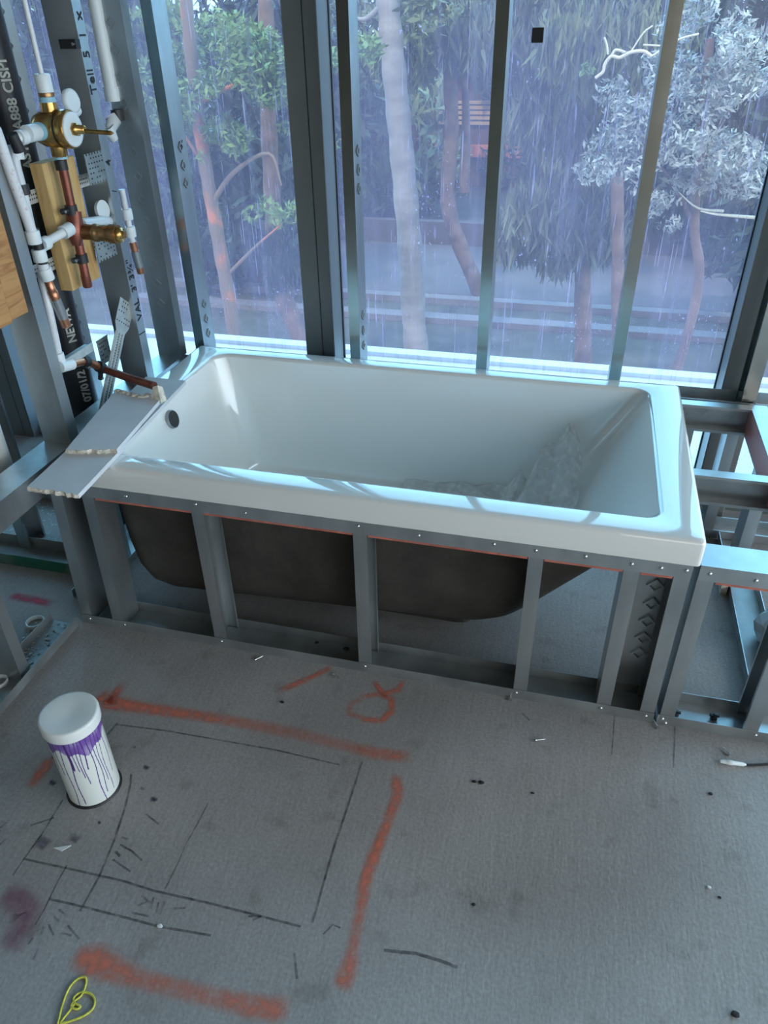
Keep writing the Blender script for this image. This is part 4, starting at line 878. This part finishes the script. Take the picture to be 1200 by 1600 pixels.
def leaves(N, centers, radii, size, droop=0.0, rng=None, long=1.0, shell=.55):
    """leaf blades scattered through clusters; returns an MB"""
    rng = rng or RNG; cs = np.asarray(centers, float); rd = np.asarray(radii, float)
    w = rd[:, 0]*rd[:, 1]*rd[:, 2]; k = rng.choice(len(cs), N, p=w/w.sum())
    d = rng.normal(size=(N, 3)); d /= np.linalg.norm(d, axis=1)[:, None]; rad = (shell + (1 - shell)*rng.random(N))[:, None]
    c = cs[k] + d*rd[k]*rad
    a = rng.normal(size=(N, 3)); a[:, 2] -= droop*2; a /= np.linalg.norm(a, axis=1)[:, None]
    b = np.cross(a, rng.normal(size=(N, 3))); b /= np.linalg.norm(b, axis=1)[:, None] + 1e-9
    s = size*(.6 + .8*rng.random(N))[:, None]; L = a*s*long; B = b*s*.32
    V = np.stack([c - L, c + B, c + L, c - B], 1).reshape(-1, 3); return V
def build_leaves(name, V, m, parent):
    po = np.array(parent.location) if parent is not None else 0; V = V - po; n = len(V)
    me = bpy.data.meshes.new(name); me.vertices.add(n); me.vertices.foreach_set('co', V.astype(np.float32).ravel())
    me.loops.add(n); me.loops.foreach_set('vertex_index', np.arange(n, dtype=np.int32)); me.polygons.add(n//4); me.polygons.foreach_set('loop_start', np.arange(0, n, 4, dtype=np.int32))
    me.materials.append(M[m]); me.update(calc_edges=True); me.validate()
    o = bpy.data.objects.new(name, me); COL.objects.link(o); o.parent = parent; return o
def clusters(c, spread, n, r, rng, flat=.7):
    cs = np.array(c) + rng.normal(size=(n, 3))*np.array(spread); rr = r*(.6 + .8*rng.random((n, 1)))*np.array([[1, 1, flat]]); return cs, rr
def tree(label, trunk, tr, bark, cl, N, size, leaf, branches=(), droop=0., long=1.0, group=None, name='tree', seed=0, cat='tree'):
    rng = np.random.default_rng(seed); base = Vector(trunk[0]); t = thing(name, label, cat, base, group)
    if bark:
        P = smooth_path(trunk, 8); k = len(P); build('trunk', MB().tube(P, [tr*(1.15 - .4*i/(k-1))*(1 + .06*math.sin(i*1.7)) for i in range(k)], 14), bark, t)
    for br in branches: Pb = smooth_path(br[0], 5); build('branch', MB().tube(Pb, [br[1]*(1 - .7*i/(len(Pb)-1)) for i in range(len(Pb))], 8), br[2] if len(br) > 2 else bark, t)
    if N:
        C = []; Rr = []
        for c, sp, n, r in cl: a, b = clusters(c, sp, n, r, rng); C.append(a); Rr.append(b)
        build_leaves('foliage', leaves(N, np.concatenate(C), np.concatenate(Rr), size, droop, rng, long), leaf, t)
    return t
Y = lambda u, v, y: tuple(on_y(u, v, y))
G_T = 'trees of the garden behind the glass'
tree('pale smooth leaning tree trunk right of the dark mullion', [(-.72, 9, GZ), Y(650, 540, 9), Y(640, 380, 9), Y(627, 230, 9), Y(614, 90, 9), Y(604, -20, 9), Y(600, -60, 9)], .165, 'bark_pale', [(Y(610, 0, 9.2), (.8, .4, .25), 8, .35)], 900, .07, 'leaf_olive', branches=[([Y(605, 0, 9), Y(570, 30, 8.9), Y(540, 20, 8.8)], .04)], group=G_T, seed=1)
tree('brown forked tree with orange bark patches and fresh green leaves, left of the dark mullion', [(-2.65, 7, GZ), Y(372, 545, 7), Y(355, 450, 7), Y(335, 340, 7), Y(318, 240, 7), Y(300, 100, 7), Y(288, -30, 7)], .085, 'bark_orange',
     [(Y(420, 120, 7), (.5, .3, .14), 14, .26), (Y(385, 215, 6.9), (.38, .2, .06), 12, .17), (Y(435, 335, 6.8), (.18, .1, .08), 6, .13), (Y(240, 180, 6.9), (.16, .2, .2), 8, .2), (Y(330, 140, 6.9), (.25, .2, .08), 8, .16), (Y(400, 55, 7), (.6, .3, .12), 10, .2)], 9000, .045, 'leaf_green',
     branches=[([Y(330, 320, 7), Y(365, 270, 6.9), Y(420, 240, 6.8), Y(440, 290, 6.8)], .035), ([Y(310, 160, 7), Y(370, 130, 7), Y(440, 100, 7)], .03), ([Y(355, 430, 7), Y(400, 385, 6.9), Y(440, 350, 6.8)], .025), ([Y(325, 270, 7), Y(280, 200, 7), Y(235, 150, 7)], .025)], group=G_T, seed=2)
tree('dark shaggy tree stem with hanging bark close to the dark mullion', [(-2.2, 8.4, GZ), Y(430, 430, 8.4), Y(428, 350, 8.4), Y(420, 200, 8.4), Y(415, 0, 8.4)], .12, 'bark_brown', [(Y(430, 400, 8.3), (.05, .05, .3), 6, .16)], 900, .08, 'leaf_dark', droop=2., long=2.5, group=G_T, seed=3)
tree('dark twin stem in front of the brick house, right of the pale trunk', [(-.45, 13, GZ), Y(702, 330, 13), Y(706, 200, 13), Y(700, 80, 13), Y(690, -20, 13)], .13, 'bark_brown', [(Y(690, 40, 12.8), (.9, .5, .28), 18, .42)], 6000, .10, 'leaf_olive', branches=[([Y(725, 300, 13.1), Y(728, 180, 13.1), Y(720, 40, 13.1)], .11)], droop=.8, long=1.8, group=G_T, seed=4)
tree('weeping tree with long grey-green needles, left of the silver shrub', [(1.6, 9.5, GZ), Y(910, 400, 9.5), Y(905, 250, 9.5), Y(900, 100, 9.5), Y(890, -40, 9.5)], .11, 'bark_brown', [(Y(880, 330, 9.3), (.32, .4, .28), 16, .33), (Y(900, 160, 9.3), (.35, .4, .45), 22, .36), (Y(835, 345, 9.6), (.14, .3, .14), 8, .20), (Y(930, 60, 9.4), (.5, .3, .25), 12, .4), (Y(790, 60, 9.4), (.4, .3, .22), 9, .3)], 26000, .075, 'leaf_needle', droop=1.6, long=2.6, group=G_T, seed=5)
tree('yellow-green weeping crown behind the bare twig', [(2.1, 8.2, GZ), Y(965, 330, 8.2), Y(960, 150, 8.2), Y(955, 0, 8.2)], .07, 'bark_brown', [(Y(960, 90, 8.1), (.32, .25, .3), 18, .3)], 11000, .06, 'leaf_olive', droop=1.4, long=2.4, group=G_T, seed=6)
tree('large silver-leaved shrub behind the right end of the bathtub', [(2.3, 6.2, GZ), Y(1085, 480, 6.2), Y(1085, 350, 6.2), Y(1095, 200, 6.2), Y(1110, 60, 6.2)], .045, 'bark_brown', [(Y(1085, 215, 6.1), (.42, .3, .12), 22, .17), (Y(985, 215, 6.0), (.2, .2, .12), 12, .14), (Y(1150, 100, 6.1), (.35, .3, .25), 22, .17), (Y(1025, 310, 6.0), (.14, .15, .1), 8, .11), (Y(1165, 270, 6.1), (.2, .2, .1), 10, .14), (Y(970, 160, 6.), (.12, .1, .1), 6, .12)], 13000, .032, 'leaf_silver',
     branches=[([Y(1085, 350, 6.2), Y(1040, 270, 6.1), Y(980, 215, 6.0)], .022), ([Y(1095, 250, 6.2), Y(1140, 170, 6.1), Y(1180, 110, 6.1)], .022), ([Y(1130, 330, 6.2), Y(1090, 325, 6.1), Y(1060, 300, 6.)], .014, 'twig'), ([Y(1180, 340, 6.2), Y(1120, 335, 6.1), Y(1095, 330, 6.)], .016, 'twig')], group=G_T, name='shrub', cat='shrub', seed=7)
tw = thing('bare_branch', 'bare pale twig twisting in front of the yellow-green crown', 'branch', Y(930, 122, 5.6))
for pts, r in (([(1018, 88), (1005, 80), (985, 82), (968, 90), (955, 88), (945, 100), (942, 112), (930, 122)], .013), ([(955, 88), (962, 78), (978, 82)], .010), ([(950, 85), (948, 70), (944, 58)], .008), ([(1018, 88), (1060, 62), (1092, 53)], .007), ([(1005, 70), (1040, 72)], .006), ([(985, 82), (1005, 52), (1020, 40)], .006)):
    build('twig', MB().tube(smooth_path([Y(u, v, 5.6) for u, v in pts], 5), r, 7), 'twig', tw)
build_leaves('leaves', leaves(60, [Y(917, 108, 5.6)], [(.06, .05, .05)], .03), 'leaf_green', tw)
# dense dark planting that closes the view, crown by crown
bg = [(-15, 24, 4.2, 'leaf_dark'), (-11, 20, 3.6, 'leaf_green'), (-8.5, 23, 3.8, 'leaf_dark'), (-6.2, 18.5, 2.6, 'leaf_dark'), (-9, 15, 2.4, 'leaf_dark'), (-5, 13, 1.9, 'leaf_dark'), (-4.6, 20, 2.6, 'leaf_olive'), (2.6, 19, 2.6, 'leaf_dark'), (4.6, 17.5, 2.6, 'leaf_dark'), (7.2, 19, 3.2, 'leaf_dark'), (10, 22, 3.8, 'leaf_needle'), (3.2, 24, 3.4, 'leaf_olive'), (13, 25, 4, 'leaf_dark'), (6.3, 12, 2.2, 'leaf_dark'), (-13, 17, 3, 'leaf_dark'), (-2.6, 27, 3.2, 'leaf_dark'), (0.4, 31, 3.4, 'leaf_dark'), (-19, 30, 5, 'leaf_dark'), (8, 30, 5, 'leaf_dark')]
desc = ['dark dense tree far left behind the glass', 'fresh green tree far left behind the glass', 'dark dense tree left of the brick house', 'low dark tree left of the driveway', 'dark bush at the left end of the driveway', 'dark bush behind the orange barked tree', 'olive tree beside the left corner of the brick house', 'dark tree at the right corner of the brick house', 'dark bush right of the house above the garden wall', 'dark dense tree behind the silver shrub', 'grey-green tree beyond the silver shrub', 'olive tree peeking over the right end of the house', 'dark dense tree farthest right behind the glass', 'dark bush at the right end of the driveway', 'dark tree farthest left in front of the hedge', 'dark tree rising behind the left half of the house roof', 'dark tree rising behind the right half of the house roof', 'tall dark tree on the left skyline', 'tall dark tree on the right skyline']
for k, ((x, y, r, lf), ds_) in enumerate(zip(bg, desc)):
    top = min(r*1.55, 3.6 + y*.055); cz = GZ + top*.55 + .6
    tree(ds_, [(x, y, GZ), (x, y, GZ + 1), (x + .1, y, cz)], .12, 'bark_brown', [((x, y, cz), (r*.42, r*.35, top*.30), 26, r*.30), ((x, y - r*.25, GZ + .8), (r*.45, r*.3, .35), 14, r*.25)], int(5200), .13 + .003*y, lf, droop=.5, long=1.3, group='background trees of the garden', seed=40 + k)
# brick house behind the garden
h = thing('house', 'brown brick house with terracotta band and tan slatted window, far behind the trees', 'house', (-2, 26, GZ))
build('wall', MB().box((-6.5, 24.05, GZ), (1.2, 30, .3)), 'house', h); build('roof', MB().hexa([(-7, 23.6, .3), (1.7, 23.6, .3), (1.7, 30.4, .3), (-7, 30.4, .3)], [(-5, 26.6, 1.5), (-.3, 26.6, 1.5), (-.3, 27.4, 1.5), (-5, 27.4, 1.5)]), 'roof', h)
build('terracotta_band', MB().box((-3.6, 23.95, -2.12), (.0, 24.05, -1.78)), 'terracotta', h)
for xa, xb in ((-3.45, -1.55), (-.95, -.25)):
    f = build('window', MB().box((xa, 24.0, -1.25), (xb, 24.06, -.55)), 'dark_opening', h); mb = MB()
    for q in range(5): mb.box((xa, 23.95, -1.22 + .14*q), (xb, 24.0, -1.13 + .14*q))
    build('slats', mb, 'slat', f)
